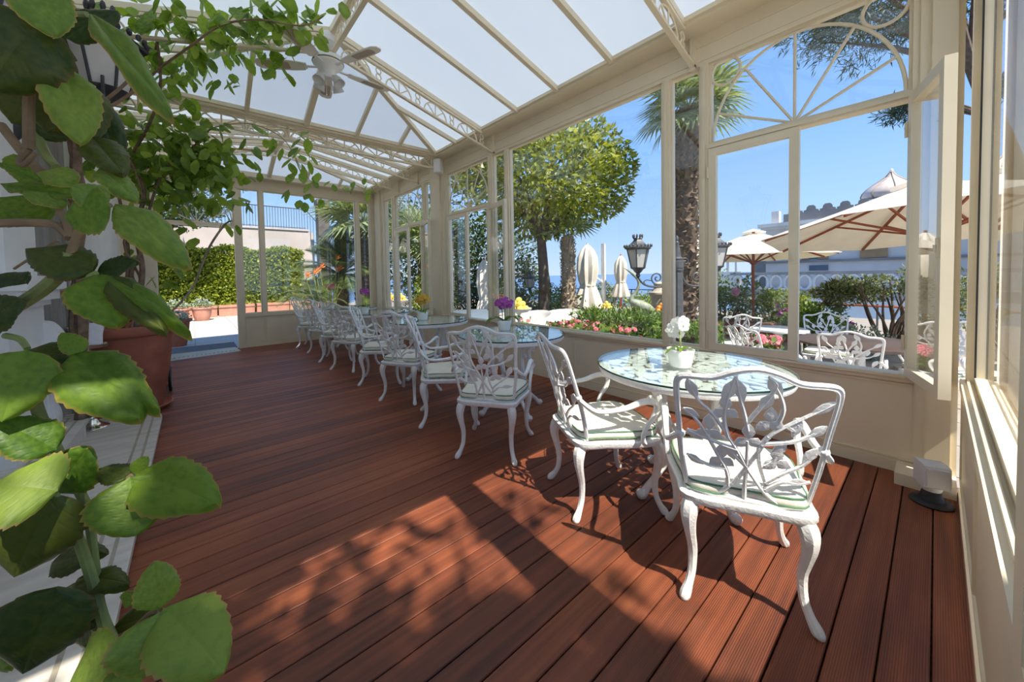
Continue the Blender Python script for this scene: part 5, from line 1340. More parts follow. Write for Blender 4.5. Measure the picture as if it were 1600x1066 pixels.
# ------------------------------------------------------------------ bronze heron, pedestal
hr = thing('heron_statue', 'green bronze heron statue with raised neck behind the low hedge', 'statue')
q = spline([(8.28, 4.08, 0.36, 0.02), (8.22, 4.14, 0.42, 0.07), (8.12, 4.25, 0.50, 0.12), (8.0, 4.38, 0.58, 0.125), (7.90, 4.48, 0.66, 0.075), (7.90, 4.48, 0.75, 0.045), (7.97, 4.42, 0.88, 0.036), (8.02, 4.37, 1.03, 0.034), (8.0, 4.39, 1.17, 0.034), (7.94, 4.46, 1.28, 0.036), (7.89, 4.51, 1.34, 0.028), (7.84, 4.56, 1.39, 0.015), (7.78, 4.62, 1.44, 0.004)], 4)
MB().tube([p[:3] for p in q], [p[3] for p in q], 10).build('body', 'bronze', hr)
for dx in (-0.05, 0.06): MB().tube([(8.10 + dx, 4.27 + dx, 0.45), (8.12 + dx, 4.25 + dx, 0.05), (8.10 + dx, 4.27 + dx, ZG)], 0.018, 6).build('leg', 'bronze', hr)
sd = thing('stone_pedestal', 'carved round stone pedestal at the terrace edge beside the lamp post', 'pedestal', (10.38, 5.04, ZG))
MB().lathe([(0.30, 0), (0.30, 0.12), (0.22, 0.18), (0.20, 0.7), (0.22, 0.95), (0.28, 1.0), (0.28, 1.05), (0.20, 1.08), (0.12, 1.2), (0.16, 1.3), (0.03, 1.36)], n=24, lobes=12, amp=0.02).build('shaft', 'stone', sd)

# ------------------------------------------------------------------ fruit bowls on small stands
def fruit_bowl(label, loc, m, fruit, grp, n=9, r=0.20, seed=1):
    st = thing('fruit_stand', label, 'bowl', (loc[0], loc[1], 0))
    MB().lathe([(0.16, ZG), (0.15, ZG + 0.03), (0.03, ZG + 0.06), (0.025, loc[2] - 0.06), (0.06, loc[2] - 0.03)], n=16).build('stand', 'white_metal', st)
    MB().lathe([(0.05, loc[2] - 0.035), (r * .7, loc[2] - 0.02), (r, loc[2] + 0.02), (r * 1.04, loc[2] + 0.045), (r * 0.97, loc[2] + 0.03), (r * .65, loc[2])], n=28).build('bowl', 'ceramic', st)
    g = random.Random(seed); fm = MB().ball((0, 0, 0), (0.058, 0.046, 0.046) if fruit == 'lemon' else (0.055, 0.055, 0.052), 10, 7); 
    if fruit == 'lemon': fm.ball((0.055, 0, 0), (0.016, 0.012, 0.012), 6, 4)
    fme = fm.mesh(fruit, m)
    lay = [(5, 0.105, 0.045), (4, 0.065, 0.115), (1, 0.0, 0.175)]
    for cnt, rad, dz in lay:
        for k in range(cnt):
            a = 2 * pi * k / cnt + dz * 9; o = link(fruit, fme, loc=(loc[0] + rad * cos(a), loc[1] + rad * sin(a), loc[2] + dz), rot=(g.uniform(0, 1), g.uniform(0, .5), g.uniform(0, 6)))
            tag(o, grp[0], fruit, grp[1])
fruit_bowl('white bowl of lemons just outside the folded casement', (4.02, 4.22, 0.74), 'lemon', 'lemon', ('yellow lemon in the bowl outside the folded casement', 'lemons outside the folded casement'), seed=1)
fruit_bowl('white bowl of lemons on the terrace between the closed parasols', (8.15, 5.32, 0.40), 'lemon', 'lemon', ('yellow lemon in the far bowl between closed parasols', 'lemons between the closed parasols'), seed=2)
fruit_bowl('white bowl of oranges by the stone pedestal', (8.3, 3.98, 0.40), 'orange_fruit', 'orange', ('orange fruit in the bowl by the stone pedestal', 'oranges by the pedestal'), seed=3)
fruit_bowl('white bowl of lemons outside the rear narrow pane', (3.95, 8.95, 0.72), 'lemon', 'lemon', ('yellow lemon in the bowl outside the rear narrow pane', 'lemons outside the rear narrow pane'), seed=4)
fruit_bowl('white bowl of lemons outside the shut rear casement', (3.95, 8.35, 0.72), 'lemon', 'lemon', ('yellow lemon in the bowl outside the shut rear casement', 'lemons outside the rear casement'), seed=5)

# ------------------------------------------------------------------ lounge seats and tub
def lounge(label, loc, rz):
    t = thing('lounge_chair', label, 'lounge chair', loc, rz, 'white wicker lounge chairs')
    n = 18; vs = []
    for z, rr, k in ((0.05, 0.40, 0), (0.45, 0.47, 0), (0.84, 0.52, 1), (0.90, 0.49, 1), (0.84, 0.44, 1), (0.42, 0.39, 0)):
        for i in range(n):
            a = radians(lerp(35, 325, i / (n - 1))); hz = z if not k else lerp(0.56, z, sin(pi * i / (n - 1)) ** .7)
            vs.append((rr * cos(a), rr * sin(a), hz))
    fs = [(r * n + i, r * n + i + 1, (r + 1) * n + i + 1, (r + 1) * n + i) for r in range(5) for i in range(n - 1)]
    fs += [(i, (5) * n + i, 5 * n + i + 1, i + 1) for i in range(n - 1)] + [tuple(r * n for r in range(6)), tuple(r * n + n - 1 for r in reversed(range(6)))]
    MB().add(vs, fs).build('shell', 'wicker', t, 50)
    MB().lathe([(0.39, 0.05), (0.40, 0.36), (0.36, 0.38)], n=20).build('seat_base', 'wicker', t)
    MB().lathe([(0.36, 0.38), (0.385, 0.41), (0.385, 0.46), (0.34, 0.49), (0.05, 0.495)], n=20).build('seat_cushion', 'cushion', t)
    return t
lounge('white wicker lounge chair with curved back, in sun among the geraniums', (5.55, 4.62, ZG), radians(200))
lounge('white wicker lounge chair half hidden by the lemon bowl', (5.0, 5.05, ZG), radians(170))
lounge('white wicker lounge chair beyond the folded casement', (4.75, 5.7, ZG), radians(130))
tb = thing('hot_tub', 'tub under a pale blue-grey cover in the shade outside the open casement', 'tub', (5.15, 6.75, ZG), radians(20))
MB().lathe([(0.95, 0.0), (0.98, 0.3), (1.0, 0.62), (0.9, 0.64)], n=32).build('shell', 'dark_stone', tb)
MB().lathe([(1.0, 0.63), (1.04, 0.64), (1.04, 0.72), (0.98, 0.76), (0.3, 0.80), (0.02, 0.80)], n=32).build('cover', 'tub_cover', tb)

# ------------------------------------------------------------------ terrace tables and chairs
GR = 'white cast metal chairs on the terrace'
put_chair(False, 6.55, 1.97, radians(30), 'white cast chair on the terrace facing away, seen through the shut casement', ZG, GR)
put_chair(False, 5.5, 0.58, radians(5), 'white cast chair on the terrace close outside the open casement', ZG, GR)
put_chair(False, 6.95, 0.98, radians(190), 'white cast chair on the far side of the dark terrace table', ZG, GR)
put_chair(False, 6.55, -0.05, radians(150), 'white cast chair on the terrace glimpsed through the open casement glass', ZG, GR)
put_chair(False, 5.30, 1.28, radians(-35), 'white cast chair on the terrace behind the casement stile, low against the sill', ZG, GR)
def terrace_table(label, loc, r, z, top):
    t = thing('terrace_table', label, 'table', (loc[0], loc[1], ZG))
    MB().lathe([(r - 0.02, z - ZG - 0.035), (r, z - ZG - 0.03), (r, z - ZG - 0.005), (r - 0.01, z - ZG)], n=40).build('tabletop', top, t)
    MB().lathe([(0.22, 0), (0.2, 0.04), (0.05, 0.08), (0.045, z - ZG - 0.1), (0.16, z - ZG - 0.035)], n=16).build('pedestal', 'white_metal', t)
terrace_table('dark round stone-topped table among the white terrace chairs', (6.12, 0.56), 0.60, 0.44, 'dark_table')
terrace_table('sunlit white table by the parasol pole', (6.85, 1.50), 0.36, 0.43, 'ceramic')

rr = thing('terrace_rail', 'thin brown rail running along the terrace edge in front of the villa', 'rail')
MB().tube([(13.0, 5.6, 0.46), (13.0, -1.8, 0.34)], 0.028, 6).build('hand_rail', 'mahogany', rr)
for k in range(7): MB().tube([(13.0, 5.5 - 1.15 * k, ZG), (13.0, 5.5 - 1.15 * k, 0.44)], 0.02, 6).build('rail_post', 'iron_grey', rr)
r3 = thing('terrace_rail', 'dark wire rail at the sea edge behind the heron', 'rail')
for z in (0.62, 0.30): MB().tube([(14.6, 5.4, z), (14.6, 13.0, z)], 0.022, 6).build('hand_rail', 'iron', r3)
for k in range(6): MB().tube([(14.6, 5.5 + 1.4 * k, ZG), (14.6, 5.5 + 1.4 * k, 0.62)], 0.022, 6).build('rail_post', 'iron', r3)
for k, (y, lab) in enumerate(((3.9, 'brown planter box under the pale rose bush'), (2.85, 'brown planter box behind the white table'), (1.8, 'brown planter box under the purple roses'))):
    pb = thing('planter_box', lab, 'planter', (10.35, y - 0.5, ZG), 0, 'planter boxes along the terrace'); MB().prism([(-0.18, 0), (0.18, 0), (0.22, 0.38), (-0.22, 0.38)], lambda u, w, t: (u, t, w), 0, 1.0).build('box', 'terracotta', pb); MB().box(-0.19, 0.19, 0.03, 0.97, 0.36, 0.40).build('soil', 'soil', pb)

# ------------------------------------------------------------------ the villa across the gully
vl = thing('villa', 'white seaside villa with scalloped roof cresting and a scaled onion dome', 'building', (22.0, 0, 0))
V_ = lambda name, m, *b: part(lambda u, w, t: (t, u, w), vl, name, m, *b)
V_('wall', 'facade_white', (-4.0, 5.35, -12, 3.3, 0.0, 6.0))
V_('wall', 'facade_grey', (4.55, 6.1, -12, 2.6, 0.5, 6.0))
V_('roof_cornice', 'facade_white', (-4.2, 5.50, 3.30, 3.42, -0.25, 6.0), (-4.3, 5.6, 3.42, 3.58, -0.4, 6.0))
V_('roof_parapet', 'facade_grey', (-4.3, 4.6, 3.58, 3.95, -0.3, 0.2))
cr_ = MB().prism([(-0.26, 0), (0.26, 0), (0.26, 0.10), (0.17, 0.12), (0.15, 0.24), (0.08, 0.31), (-0.08, 0.31), (-0.15, 0.24), (-0.17, 0.12), (-0.26, 0.10)], lambda u, w, t: (t, u, w), -0.06, 0.06).mesh('cresting', 'facade_grey', 30)
for k in range(16): link('cresting', cr_, vl, loc=(-0.05, 4.2 - 0.56 * k, 3.95))
V_('chimney', 'facade_white', (4.95, 5.25, 3.58, 4.25, 0.5, 0.9))
V_('string_course', 'facade_grey', (-4.0, 5.4, 1.66, 1.76, -0.12, 0.0))
V_('shutter', 'shutter', (3.72, 3.98, 1.78, 2.45, -0.06, 0.0)); V_('shutter', 'shutter', (3.05, 3.40, 1.78, 2.45, -0.06, 0.0))
V_('window_pane', 'window_dark', (3.40, 3.72, 1.80, 2.42, -0.03, 0.0))
V_('blind', 'shutter', (1.25, 2.05, 1.78, 2.60, -0.10, 0.0)); V_('window_pane', 'window_dark', (3.05, 3.7, 1.28, 1.52, -0.05, 0.0))
V_('balcony_slab', 'facade_grey', (-4.0, 6.4, 0.10, 0.46, -1.6, 0.0), (-4.0, 6.4, 1.12, 1.24, -1.6, -1.4))
pf = [(0.17 * cos(2 * pi * k / 8 + pi / 8), 0.17 * sin(2 * pi * k / 8 + pi / 8)) for k in range(8)]
rg_ = MB().tube([(0, 0.22 * cos(2 * pi * k / 10), 0.33 * sin(2 * pi * k / 10)) for k in range(10)], 0.065, 5, closed=True).mesh('pierced_ring', 'facade_white')
for k in range(20): link('pierced_ring', rg_, vl, loc=(-1.5, 6.1 - 0.5 * k, 0.79))
V_('lower_wall', 'facade_white', (-4.0, 6.4, -12, 0.10, -1.5, -0.2))
V_('garden_pavilion', 'facade_white', (6.2, 9.4, 0.2, 1.30, -1.0, -0.6))
for k in range(9): V_('pavilion_post', 'facade_white', (6.3 + 0.37 * k, 6.38 + 0.37 * k, 1.30, 1.98, -1.0, -0.9))
V_('pavilion_beam', 'facade_white', (6.2, 9.4, 1.90, 2.02, -1.0, -0.9))
def dome(par, loc, R, H, ribs=8):
    prof = [(R * .80, 0.0), (R * .96, H * .05), (R, H * .14), (R * .95, H * .26), (R * .80, H * .40), (R * .58, H * .54), (R * .36, H * .66), (R * .18, H * .78), (R * .09, H * .88), (R * .05, H * .93)]
    d = MB().lathe(prof, loc, 40).build('dome', 'dome_tile', par, 60)
    for k in range(ribs):
        a = 2 * pi * k / ribs + 0.2
        MB().tube([(loc[0] + r * 1.01 * cos(a), loc[1] + r * 1.01 * sin(a), loc[2] + z) for r, z in prof], R * 0.03, 5).build('dome_rib', 'dome_rib', d)
    MB().lathe([(R * .05, H * .92), (R * .09, H * .95), (R * .05, H * .98), (R * .07, H * 1.0), (R * .02, H * 1.05)], loc, 10).build('finial', 'facade_white', d)
dome(vl, (1.2, 1.25, 4.28), 0.92, 1.22)
MB().lathe([(0.86, 3.6), (0.86, 4.18), (0.98, 4.20), (0.98, 4.27), (0.8, 4.29)], (1.2, 1.25, 0), 28).build('drum', 'facade_white', vl)
v2 = thing('dome_tower', 'white tower with a smaller scaled dome behind the tall palm', 'tower', (25.4, 10.25, 0))
MB().lathe([(0.95, -12), (0.95, 2.5), (1.15, 2.55), (1.15, 2.7), (1.0, 2.72)], n=24).build('drum', 'facade_white', v2)
dome(v2, (0, 0, 2.72), 1.02, 1.85)
# ------------------------------------------------------------------ climbing plants
BIG_LEAVES = [
    (-0.221, 1.112, 1.897, -0.19, 1.082, 1.788, 0.103, 1),
    (-0.218, 1.159, 1.843, -0.3, 1.168, 1.688, 0.163, 2),
    (-0.153, 1.185, 1.896, -0.019, 0.962, 1.644, 0.063, 1),
    (-0.2, 1.22, 1.785, -0.171, 1.163, 1.613, 0.103, 1),
    (-0.193, 1.278, 1.788, -0.159, 1.232, 1.653, 0.103, 2),
    (-0.222, 1.315, 1.791, -0.253, 1.322, 1.659, 0.118, 2),
    (-0.278, 1.347, 1.772, -0.319, 1.377, 1.68, 0.097, 2),
    (-0.24, 1.378, 1.706, -0.272, 1.377, 1.657, 0.077, 2),
    (-0.17, 1.254, 1.644, -0.115, 1.179, 1.556, 0.086, 2),
    (-0.156, 1.226, 1.568, -0.091, 1.144, 1.497, 0.065, 1),
    (-0.19, 1.2, 1.529, -0.271, 1.268, 1.564, 0.06, 1),
    (-0.242, 1.217, 1.522, -0.309, 1.248, 1.563, 0.024, 0),
    (-0.134, 1.126, 1.47, -0.182, 1.115, 1.504, 0.066, 1),
    (-0.127, 1.094, 1.462, -0.205, 1.119, 1.445, 0.123, 0),
    (-0.189, 1.198, 1.495, -0.315, 1.277, 1.525, 0.053, 0),
    (-0.204, 1.197, 1.473, -0.268, 1.211, 1.503, 0.052, 1),
    (-0.123, 1.118, 1.472, -0.021, 0.952, 1.363, 0.086, 1),
    (-0.253, 1.3, 1.45, -0.336, 1.345, 1.503, 0.108, 0),
    (-0.115, 1.2, 1.454, -0.092, 1.167, 1.407, 0.05, 1),
    (-0.162, 1.144, 1.328, -0.267, 1.18, 1.389, 0.093, 2),
    (-0.162, 1.169, 1.326, -0.096, 1.116, 1.352, 0.06, 2),
    (-0.158, 1.14, 1.322, -0.122, 1.054, 1.224, 0.123, 0),
    (-0.156, 1.164, 1.327, -0.016, 0.968, 1.24, 0.051, 0),
    (-0.137, 1.135, 1.316, -0.05, 0.994, 1.207, 0.066, 2),
    (-0.339, 1.245, 1.225, -0.283, 1.201, 1.269, 0.089, 2),
    (-0.207, 1.198, 1.144, -0.304, 1.253, 1.17, 0.081, 2),
    (-0.193, 1.187, 1.149, -0.22, 1.185, 1.198, 0.047, 0),
    (-0.207, 1.186, 1.152, -0.096, 1.025, 1.041, 0.138, 0),
    (-0.195, 1.202, 1.153, -0.068, 1.03, 1.068, 0.068, 0),
    (-0.257, 1.137, 1.175, -0.285, 1.102, 1.046, 0.118, 0),
    (-0.225, 1.128, 0.964, -0.298, 1.14, 1.048, 0.093, 0),
    (-0.214, 1.065, 0.904, -0.294, 1.08, 0.947, 0.147, 1),
    (-0.245, 1.191, 0.853, -0.191, 1.151, 0.945, 0.114, 0),
    (-0.122, 1.117, 0.875, -0.18, 1.166, 0.899, 0.054, 2),
    (-0.115, 1.112, 0.88, -0.097, 1.098, 0.914, 0.038, 0),
    (-0.118, 1.088, 0.888, -0.107, 1.024, 0.787, 0.155, 0),
    (-0.111, 1.108, 0.883, 0.014, 0.94, 0.856, 0.128, 0),
    (-0.228, 1.101, 0.887, -0.292, 1.096, 0.736, 0.154, 2),
    (-0.074, 0.965, 0.653, -0.079, 0.973, 0.747, 0.076, 1),
    (-0.072, 0.938, 0.669, -0.078, 0.888, 0.587, 0.15, 1),
    (-0.067, 0.947, 0.667, 0.018, 0.81, 0.61, 0.135, 1),
    (-0.137, 0.964, 0.631, -0.202, 0.989, 0.574, 0.103, 1),
    (-0.13, 0.983, 0.604, -0.106, 0.935, 0.546, 0.081, 1),
    (-0.224, 1.065, 0.719, -0.279, 1.052, 0.572, 0.158, 2),
    (-0.241, 1.179, 0.65, -0.185, 1.13, 0.566, 0.092, 2),
    (-0.268, 1.254, 0.675, -0.184, 1.162, 0.716, 0.073, 2),
    (-0.219, 1.188, 0.654, -0.139, 1.097, 0.675, 0.065, 2),
    (-0.121, 1.056, 0.657, -0.134, 1.065, 0.622, 0.036, 1),
    (-0.189, 1.16, 0.576, -0.246, 1.203, 0.507, 0.094, 2),
    (-0.159, 1.109, 0.559, -0.1, 1.061, 0.592, 0.061, 2),
    (-0.283, 1.267, 1.309, -0.347, 1.321, 1.325, 0.063, 2),
    (-0.29, 1.116, 0.639, -0.341, 1.154, 0.548, 0.096, 0),
    (-0.176, 1.394, 1.791, -0.138, 1.355, 1.603, 0.075, 2),
    (-0.326, 1.523, 1.945, -0.233, 1.45, 2.026, 0.112, 2),
    (-0.365, 1.555, 1.945, -0.316, 1.511, 1.844, 0.15, 2),
    (-0.223, 1.373, 1.908, -0.135, 1.304, 1.985, 0.071, 2),
    (-0.331, 1.449, 1.627, -0.303, 1.423, 1.547, 0.053, 0),
]
BIG_STEMS = [
    ([(-0.373, 1.337, 1.213), (-0.329, 1.302, 1.236), (-0.258, 1.233, 1.285), (-0.213, 1.185, 1.332), (-0.199, 1.175, 1.367)], 0.0155, 0.0123, 'vine_stem'),
    ([(-0.199, 1.175, 1.367), (-0.178, 1.16, 1.43), (-0.152, 1.127, 1.454), (-0.128, 1.108, 1.467)], 0.0082, 0.0054, 'vine_stem_brown'),
    ([(-0.213, 1.185, 1.332), (-0.18, 1.157, 1.317), (-0.158, 1.14, 1.324)], 0.0068, 0.0055, 'vine_stem'),
    ([(-0.354, 1.331, 1.437), (-0.278, 1.269, 1.438), (-0.226, 1.213, 1.43), (-0.2, 1.177, 1.4)], 0.0098, 0.0082, 'vine_stem_brown'),
    ([(-0.269, 1.172, 1.152), (-0.259, 1.185, 1.041), (-0.236, 1.176, 0.956), (-0.228, 1.18, 0.924)], 0.0104, 0.0096, 'vine_stem'),
    ([(-0.276, 1.201, 1.108), (-0.243, 1.214, 1.127), (-0.206, 1.197, 1.147)], 0.0053, 0.0042, 'vine_stem_brown'),
    ([(-0.234, 1.106, 0.896), (-0.209, 1.121, 0.804), (-0.192, 1.141, 0.683), (-0.165, 1.089, 0.578), (-0.147, 1.022, 0.584), (-0.143, 0.965, 0.541)], 0.0089, 0.0107, 'vine_stem'),
    ([(-0.194, 1.173, 0.815), (-0.189, 1.165, 0.702), (-0.178, 1.138, 0.598), (-0.153, 1.077, 0.558)], 0.0084, 0.0080, 'vine_stem'),
    ([(-0.153, 1.077, 0.558), (-0.122, 1.041, 0.587), (-0.091, 0.992, 0.637), (-0.074, 0.965, 0.653)], 0.0053, 0.0038, 'vine_stem_brown'),
    ([(-0.192, 1.172, 0.801), (-0.164, 1.15, 0.828), (-0.13, 1.123, 0.867), (-0.117, 1.114, 0.88)], 0.0056, 0.0042, 'vine_stem_brown'),
    ([(-0.231, 1.221, 1.849), (-0.26, 1.267, 1.747), (-0.274, 1.299, 1.608)], 0.0082, 0.0101, 'vine_stem_brown'),
    ([(-0.337, 1.405, 1.681), (-0.293, 1.366, 1.604), (-0.254, 1.305, 1.552)], 0.0091, 0.0089, 'vine_stem_brown'),
    ([(-0.274, 1.299, 1.608), (-0.291, 1.311, 1.583), (-0.285, 1.306, 1.571), (-0.263, 1.289, 1.597)], 0.0072, 0.0043, 'vine_stem_brown'),
    ([(-0.292, 1.42, 1.705), (-0.264, 1.368, 1.618), (-0.238, 1.319, 1.577)], 0.0111, 0.0091, 'vine_stem'),
    ([(-0.293, 1.311, 1.525), (-0.254, 1.251, 1.491), (-0.215, 1.205, 1.46), (-0.198, 1.176, 1.4)], 0.0058, 0.0068, 'vine_stem_brown'),
    ([(-0.452, 1.925, 1.356), (-0.388, 1.875, 1.407), (-0.337, 1.835, 1.448)], 0.0042, 0.0042, 'vine_stem_brown'),
    ([(-0.304, 1.31, 1.914), (-0.281, 1.315, 1.856), (-0.231, 1.221, 1.849)], 0.0070, 0.0055, 'vine_stem_brown'),
    ([(-0.225, 1.312, 1.957), (-0.199, 1.303, 1.941), (-0.168, 1.264, 1.93)], 0.0060, 0.0060, 'vine_stem'),
    ([(-0.201, 1.478, 1.773), (-0.13, 1.423, 1.841), (-0.097, 1.424, 1.9)], 0.0044, 0.0036, 'vine_stem_brown'),
    ([(-0.226, 1.564, 1.778), (-0.16, 1.511, 1.814), (-0.106, 1.469, 1.858)], 0.0046, 0.0037, 'vine_stem_brown'),
    ([(-0.411, 1.759, 1.255), (-0.359, 1.718, 1.302), (-0.289, 1.663, 1.368)], 0.0039, 0.0039, 'vine_stem_brown'),
    ([(-0.305, 1.229, 1.196), (-0.279, 1.195, 1.19), (-0.264, 1.169, 1.172)], 0.0067, 0.0052, 'vine_stem'),
    ([(-0.238, 1.176, 0.929), (-0.227, 1.127, 0.904), (-0.226, 1.1, 0.89)], 0.0068, 0.0063, 'vine_stem'),
    ([(-0.228, 1.18, 0.924), (-0.207, 1.185, 0.843), (-0.192, 1.172, 0.801)], 0.0096, 0.0084, 'vine_stem'),
]
VINE_HIGH = [(-0.26, 3.87, 3.37), (-0.23, 3.92, 3.37), (-0.17, 4.0, 3.39), (-0.25, 4.46, 3.37), (-0.34, 4.37, 3.35), (-0.08, 4.27, 3.41), (-0.1, 4.7, 3.42), (-0.17, 4.5, 3.39), (-0.1, 4.79, 3.23), (-0.04, 4.74, 3.13), (-0.04, 3.79, 3.42), (0.01, 3.73, 3.45), (0.02, 4.06, 3.45), (0.09, 4.05, 3.47), (0.05, 4.42, 3.45), (0.02, 4.7, 3.43), (-0.02, 4.73, 3.37), (0.17, 3.94, 3.48), (0.21, 4.01, 3.5), (0.18, 4.5, 3.49), (0.17, 4.27, 3.48), (0.32, 4.41, 3.53), (0.32, 4.46, 3.41), (0.17, 4.57, 3.29), (0.33, 4.14, 3.53), (0.27, 3.63, 3.51), (0.31, 3.69, 3.52), (0.37, 3.72, 3.53), (0.46, 3.88, 3.56), (0.43, 4.14, 3.56), (0.44, 4.28, 3.56), (0.52, 3.71, 3.58), (0.55, 3.97, 3.58), (0.57, 3.62, 3.59), (0.47, 3.56, 3.57), (0.63, 4.21, 3.58), (0.69, 4.16, 3.55), (0.7, 3.98, 3.63), (0.6, 3.77, 3.6), (0.7, 3.59, 3.63), (0.71, 3.5, 3.63), (0.84, 3.74, 3.67), (0.9, 3.47, 3.68), (0.85, 3.88, 3.67), (0.92, 3.61, 3.68), (0.82, 4.05, 3.43), (0.78, 4.08, 3.3), (-0.25, 4.79, 3.38), (-0.13, 4.83, 3.37)]
VINE_HANG = [(0.69, 5.14, 3.1), (0.76, 5.08, 3.03), (0.82, 5.03, 2.94), (0.88, 4.97, 2.94), (1.01, 4.87, 3.02), (1.12, 4.78, 3.0), (0.97, 4.9, 2.82), (1.22, 5.15, 2.96), (1.05, 4.83, 2.84), (1.06, 4.82, 2.72), (0.92, 4.93, 2.74), (0.99, 4.87, 2.64), (1.1, 4.78, 2.58), (1.34, 5.04, 2.7), (1.29, 5.08, 2.61), (1.05, 4.81, 2.22), (1.25, 5.1, 2.42), (1.34, 5.02, 2.33), (1.91, 5.74, 2.74), (2.01, 5.66, 2.81), (2.11, 5.58, 2.85), (2.16, 5.53, 2.75), (1.72, 5.89, 2.78), (2.11, 5.57, 2.64), (0.95, 4.89, 2.36)]
VINE_MASS = [(-0.53, 5.62, 2.99), (-0.45, 5.55, 2.93), (-0.35, 5.47, 3.02), (-0.28, 5.41, 2.93), (-0.49, 5.57, 2.62), (-0.53, 5.6, 2.55), (-0.45, 5.53, 2.53), (-0.07, 5.23, 2.91), (-0.02, 5.19, 2.85), (0.04, 5.14, 2.9), (0.1, 5.1, 2.94), (0.15, 5.05, 2.79), (0.24, 4.98, 2.82), (-0.02, 5.18, 2.63), (0.06, 5.11, 2.54), (0.17, 5.02, 2.61), (0.26, 4.95, 2.66), (0.31, 4.91, 2.6), (-0.08, 5.23, 2.52), (-0.18, 5.31, 2.67), (0.11, 5.08, 2.68), (-0.13, 5.28, 2.76), (0.02, 5.15, 2.74), (-0.49, 5.57, 2.54), (-0.42, 5.5, 2.49), (-0.28, 5.4, 2.57), (-0.1, 5.23, 2.26), (-0.18, 5.3, 2.17), (0.02, 5.14, 2.38), (0.15, 5.04, 2.46), (0.21, 4.98, 2.37), (0.29, 4.92, 2.41), (0.09, 5.09, 2.54), (0.18, 5.01, 2.58), (-0.06, 5.21, 2.46), (-0.13, 5.26, 2.34), (-0.37, 5.46, 2.39)]
VINE_LOW = [(0.36, 5.69, 2.29), (0.34, 5.71, 2.15), (0.37, 5.67, 2.03), (-0.05, 4.91, 1.86), (-0.19, 5.01, 1.38), (-0.12, 4.96, 1.41), (-0.42, 5.21, 1.62), (-0.22, 5.04, 1.58), (-0.16, 4.99, 1.48), (-0.36, 5.15, 1.32), (-0.28, 5.08, 1.22), (-0.15, 4.98, 1.31), (-0.34, 5.12, 1.12)]
def big_leaf_mesh(name, m, seed, droop=0.22, fold=0.16, wave=0.03):
    """toothed ovate leaf of unit length and width, midrib along x; attributes for margin and veins"""
    nx, ny = 34, 10; g = random.Random(seed); vs = []; edge = []; vein = []
    ph = g.uniform(0, 6)
    def half(t): return 0.5 * (sin(pi * min(1.0, max(0.0, t)) ** 0.78) ** 0.62) * (1 - 0.12 * t)
    for i in range(nx + 1):
        t = i / nx
        for j in range(-ny, ny + 1):
            s = j / ny; w = half(t)
            tooth = 1 + (0.11 * (((t * 9 + (0.3 if s > 0 else 0)) % 1.0) - 0.5) if 0.05 < t < 0.98 else 0) * abs(s) ** 6
            y = s * w * tooth
            x = t + 0.04 * abs(s) * (1 - t) - 0.015 * abs(s) ** 4
            z = fold * abs(y) * (1.1 - t * .6) - droop * t * t + 0.25 * droop * t + wave * abs(s) ** 2 * sin(t * 11 + ph + (1.3 if s > 0 else 0)) - 0.10 * abs(s) ** 3
            vs.append((x, y, z)); edge.append(abs(s) if t < .93 else max(abs(s), (t - .9) * 10))
            v = abs(((t - abs(s) * 0.22) * 7) % 1.0 - 0.5) * 2
            vein.append(max(0.0, 1 - v * 4) * 0.6 if abs(s) > .06 else 1.0)
    k = 2 * ny + 1
    me = bpy.data.meshes.new(name); me.from_pydata(vs, [], [(i * k + j, i * k + j + 1, (i + 1) * k + j + 1, (i + 1) * k + j) for i in range(nx) for j in range(k - 1)])
    a = me.attributes.new('edge', 'FLOAT', 'POINT'); a.data.foreach_set('value', edge)
    a = me.attributes.new('vein', 'FLOAT', 'POINT'); a.data.foreach_set('value', vein)
    me.polygons.foreach_set('use_smooth', [True] * len(me.polygons)); me.materials.append(MATS[m]); me.update()
    return me
LEAF_ME = {k: [big_leaf_mesh('leaf', m, 10 * k + q, (0.14, 0.26, 0.05)[q], (0.16, 0.10, 0.22)[q], 0.03) for q in range(3)] for k, m in enumerate(('leaf_big', 'leaf_big_pale_lit', 'leaf_big_dark'))}
gv = thing('chestnut_vine', 'big-leaved green vine hanging close to the camera along the picture edge', 'vine', (-0.3, 1.2, 0))
OFF = Vector((-0.3, 1.2, 0)); rl_ = random.Random(11)
for k, (bx, by, bz, tx, ty, tz, w, kind) in enumerate(BIG_LEAVES):
    B = Vector((bx, by, bz)); T = Vector((tx, ty, tz)); ax = T - B; L = ax.length; ax.normalize()
    to_cam = (Vector((0, 0, 1.3)) - (B + T) / 2).normalized()
    N = (to_cam * rl_.uniform(0.75, 1.0) + Vector((0, -0.15, 0.55)) + Vector((rl_.uniform(-.2, .2), rl_.uniform(-.2, .2), rl_.uniform(-.15, .2))))
    N = (N - ax * N.dot(ax)).normalized(); Y = N.cross(ax)
    M4 = Matrix(((ax.x * L, Y.x * w, N.x * L, B.x - OFF.x), (ax.y * L, Y.y * w, N.y * L, B.y - OFF.y), (ax.z * L, Y.z * w, N.z * L, B.z), (0, 0, 0, 1)))
    o = link('leaf', LEAF_ME[kind][k % 3], gv, M=M4)
for pts, r0, r1, m in BIG_STEMS:
    q = spline([tuple(Vector(p) - OFF) for p in pts], 5); n = len(q)
    MB().tube(q, [lerp(r0, r1, i / (n - 1)) for i in range(n)], 8).build('stem', m, gv)
# its root run down into the bed by the end wall, out of the light
MB().tube(spline([(-0.55, -0.35, 0.0), (-0.35, -0.30, 0.12), (0.10, -0.06, 0.40), (0.088, -0.05, 0.62)], 5), 0.013, 8).build('stem', 'vine_stem', gv)

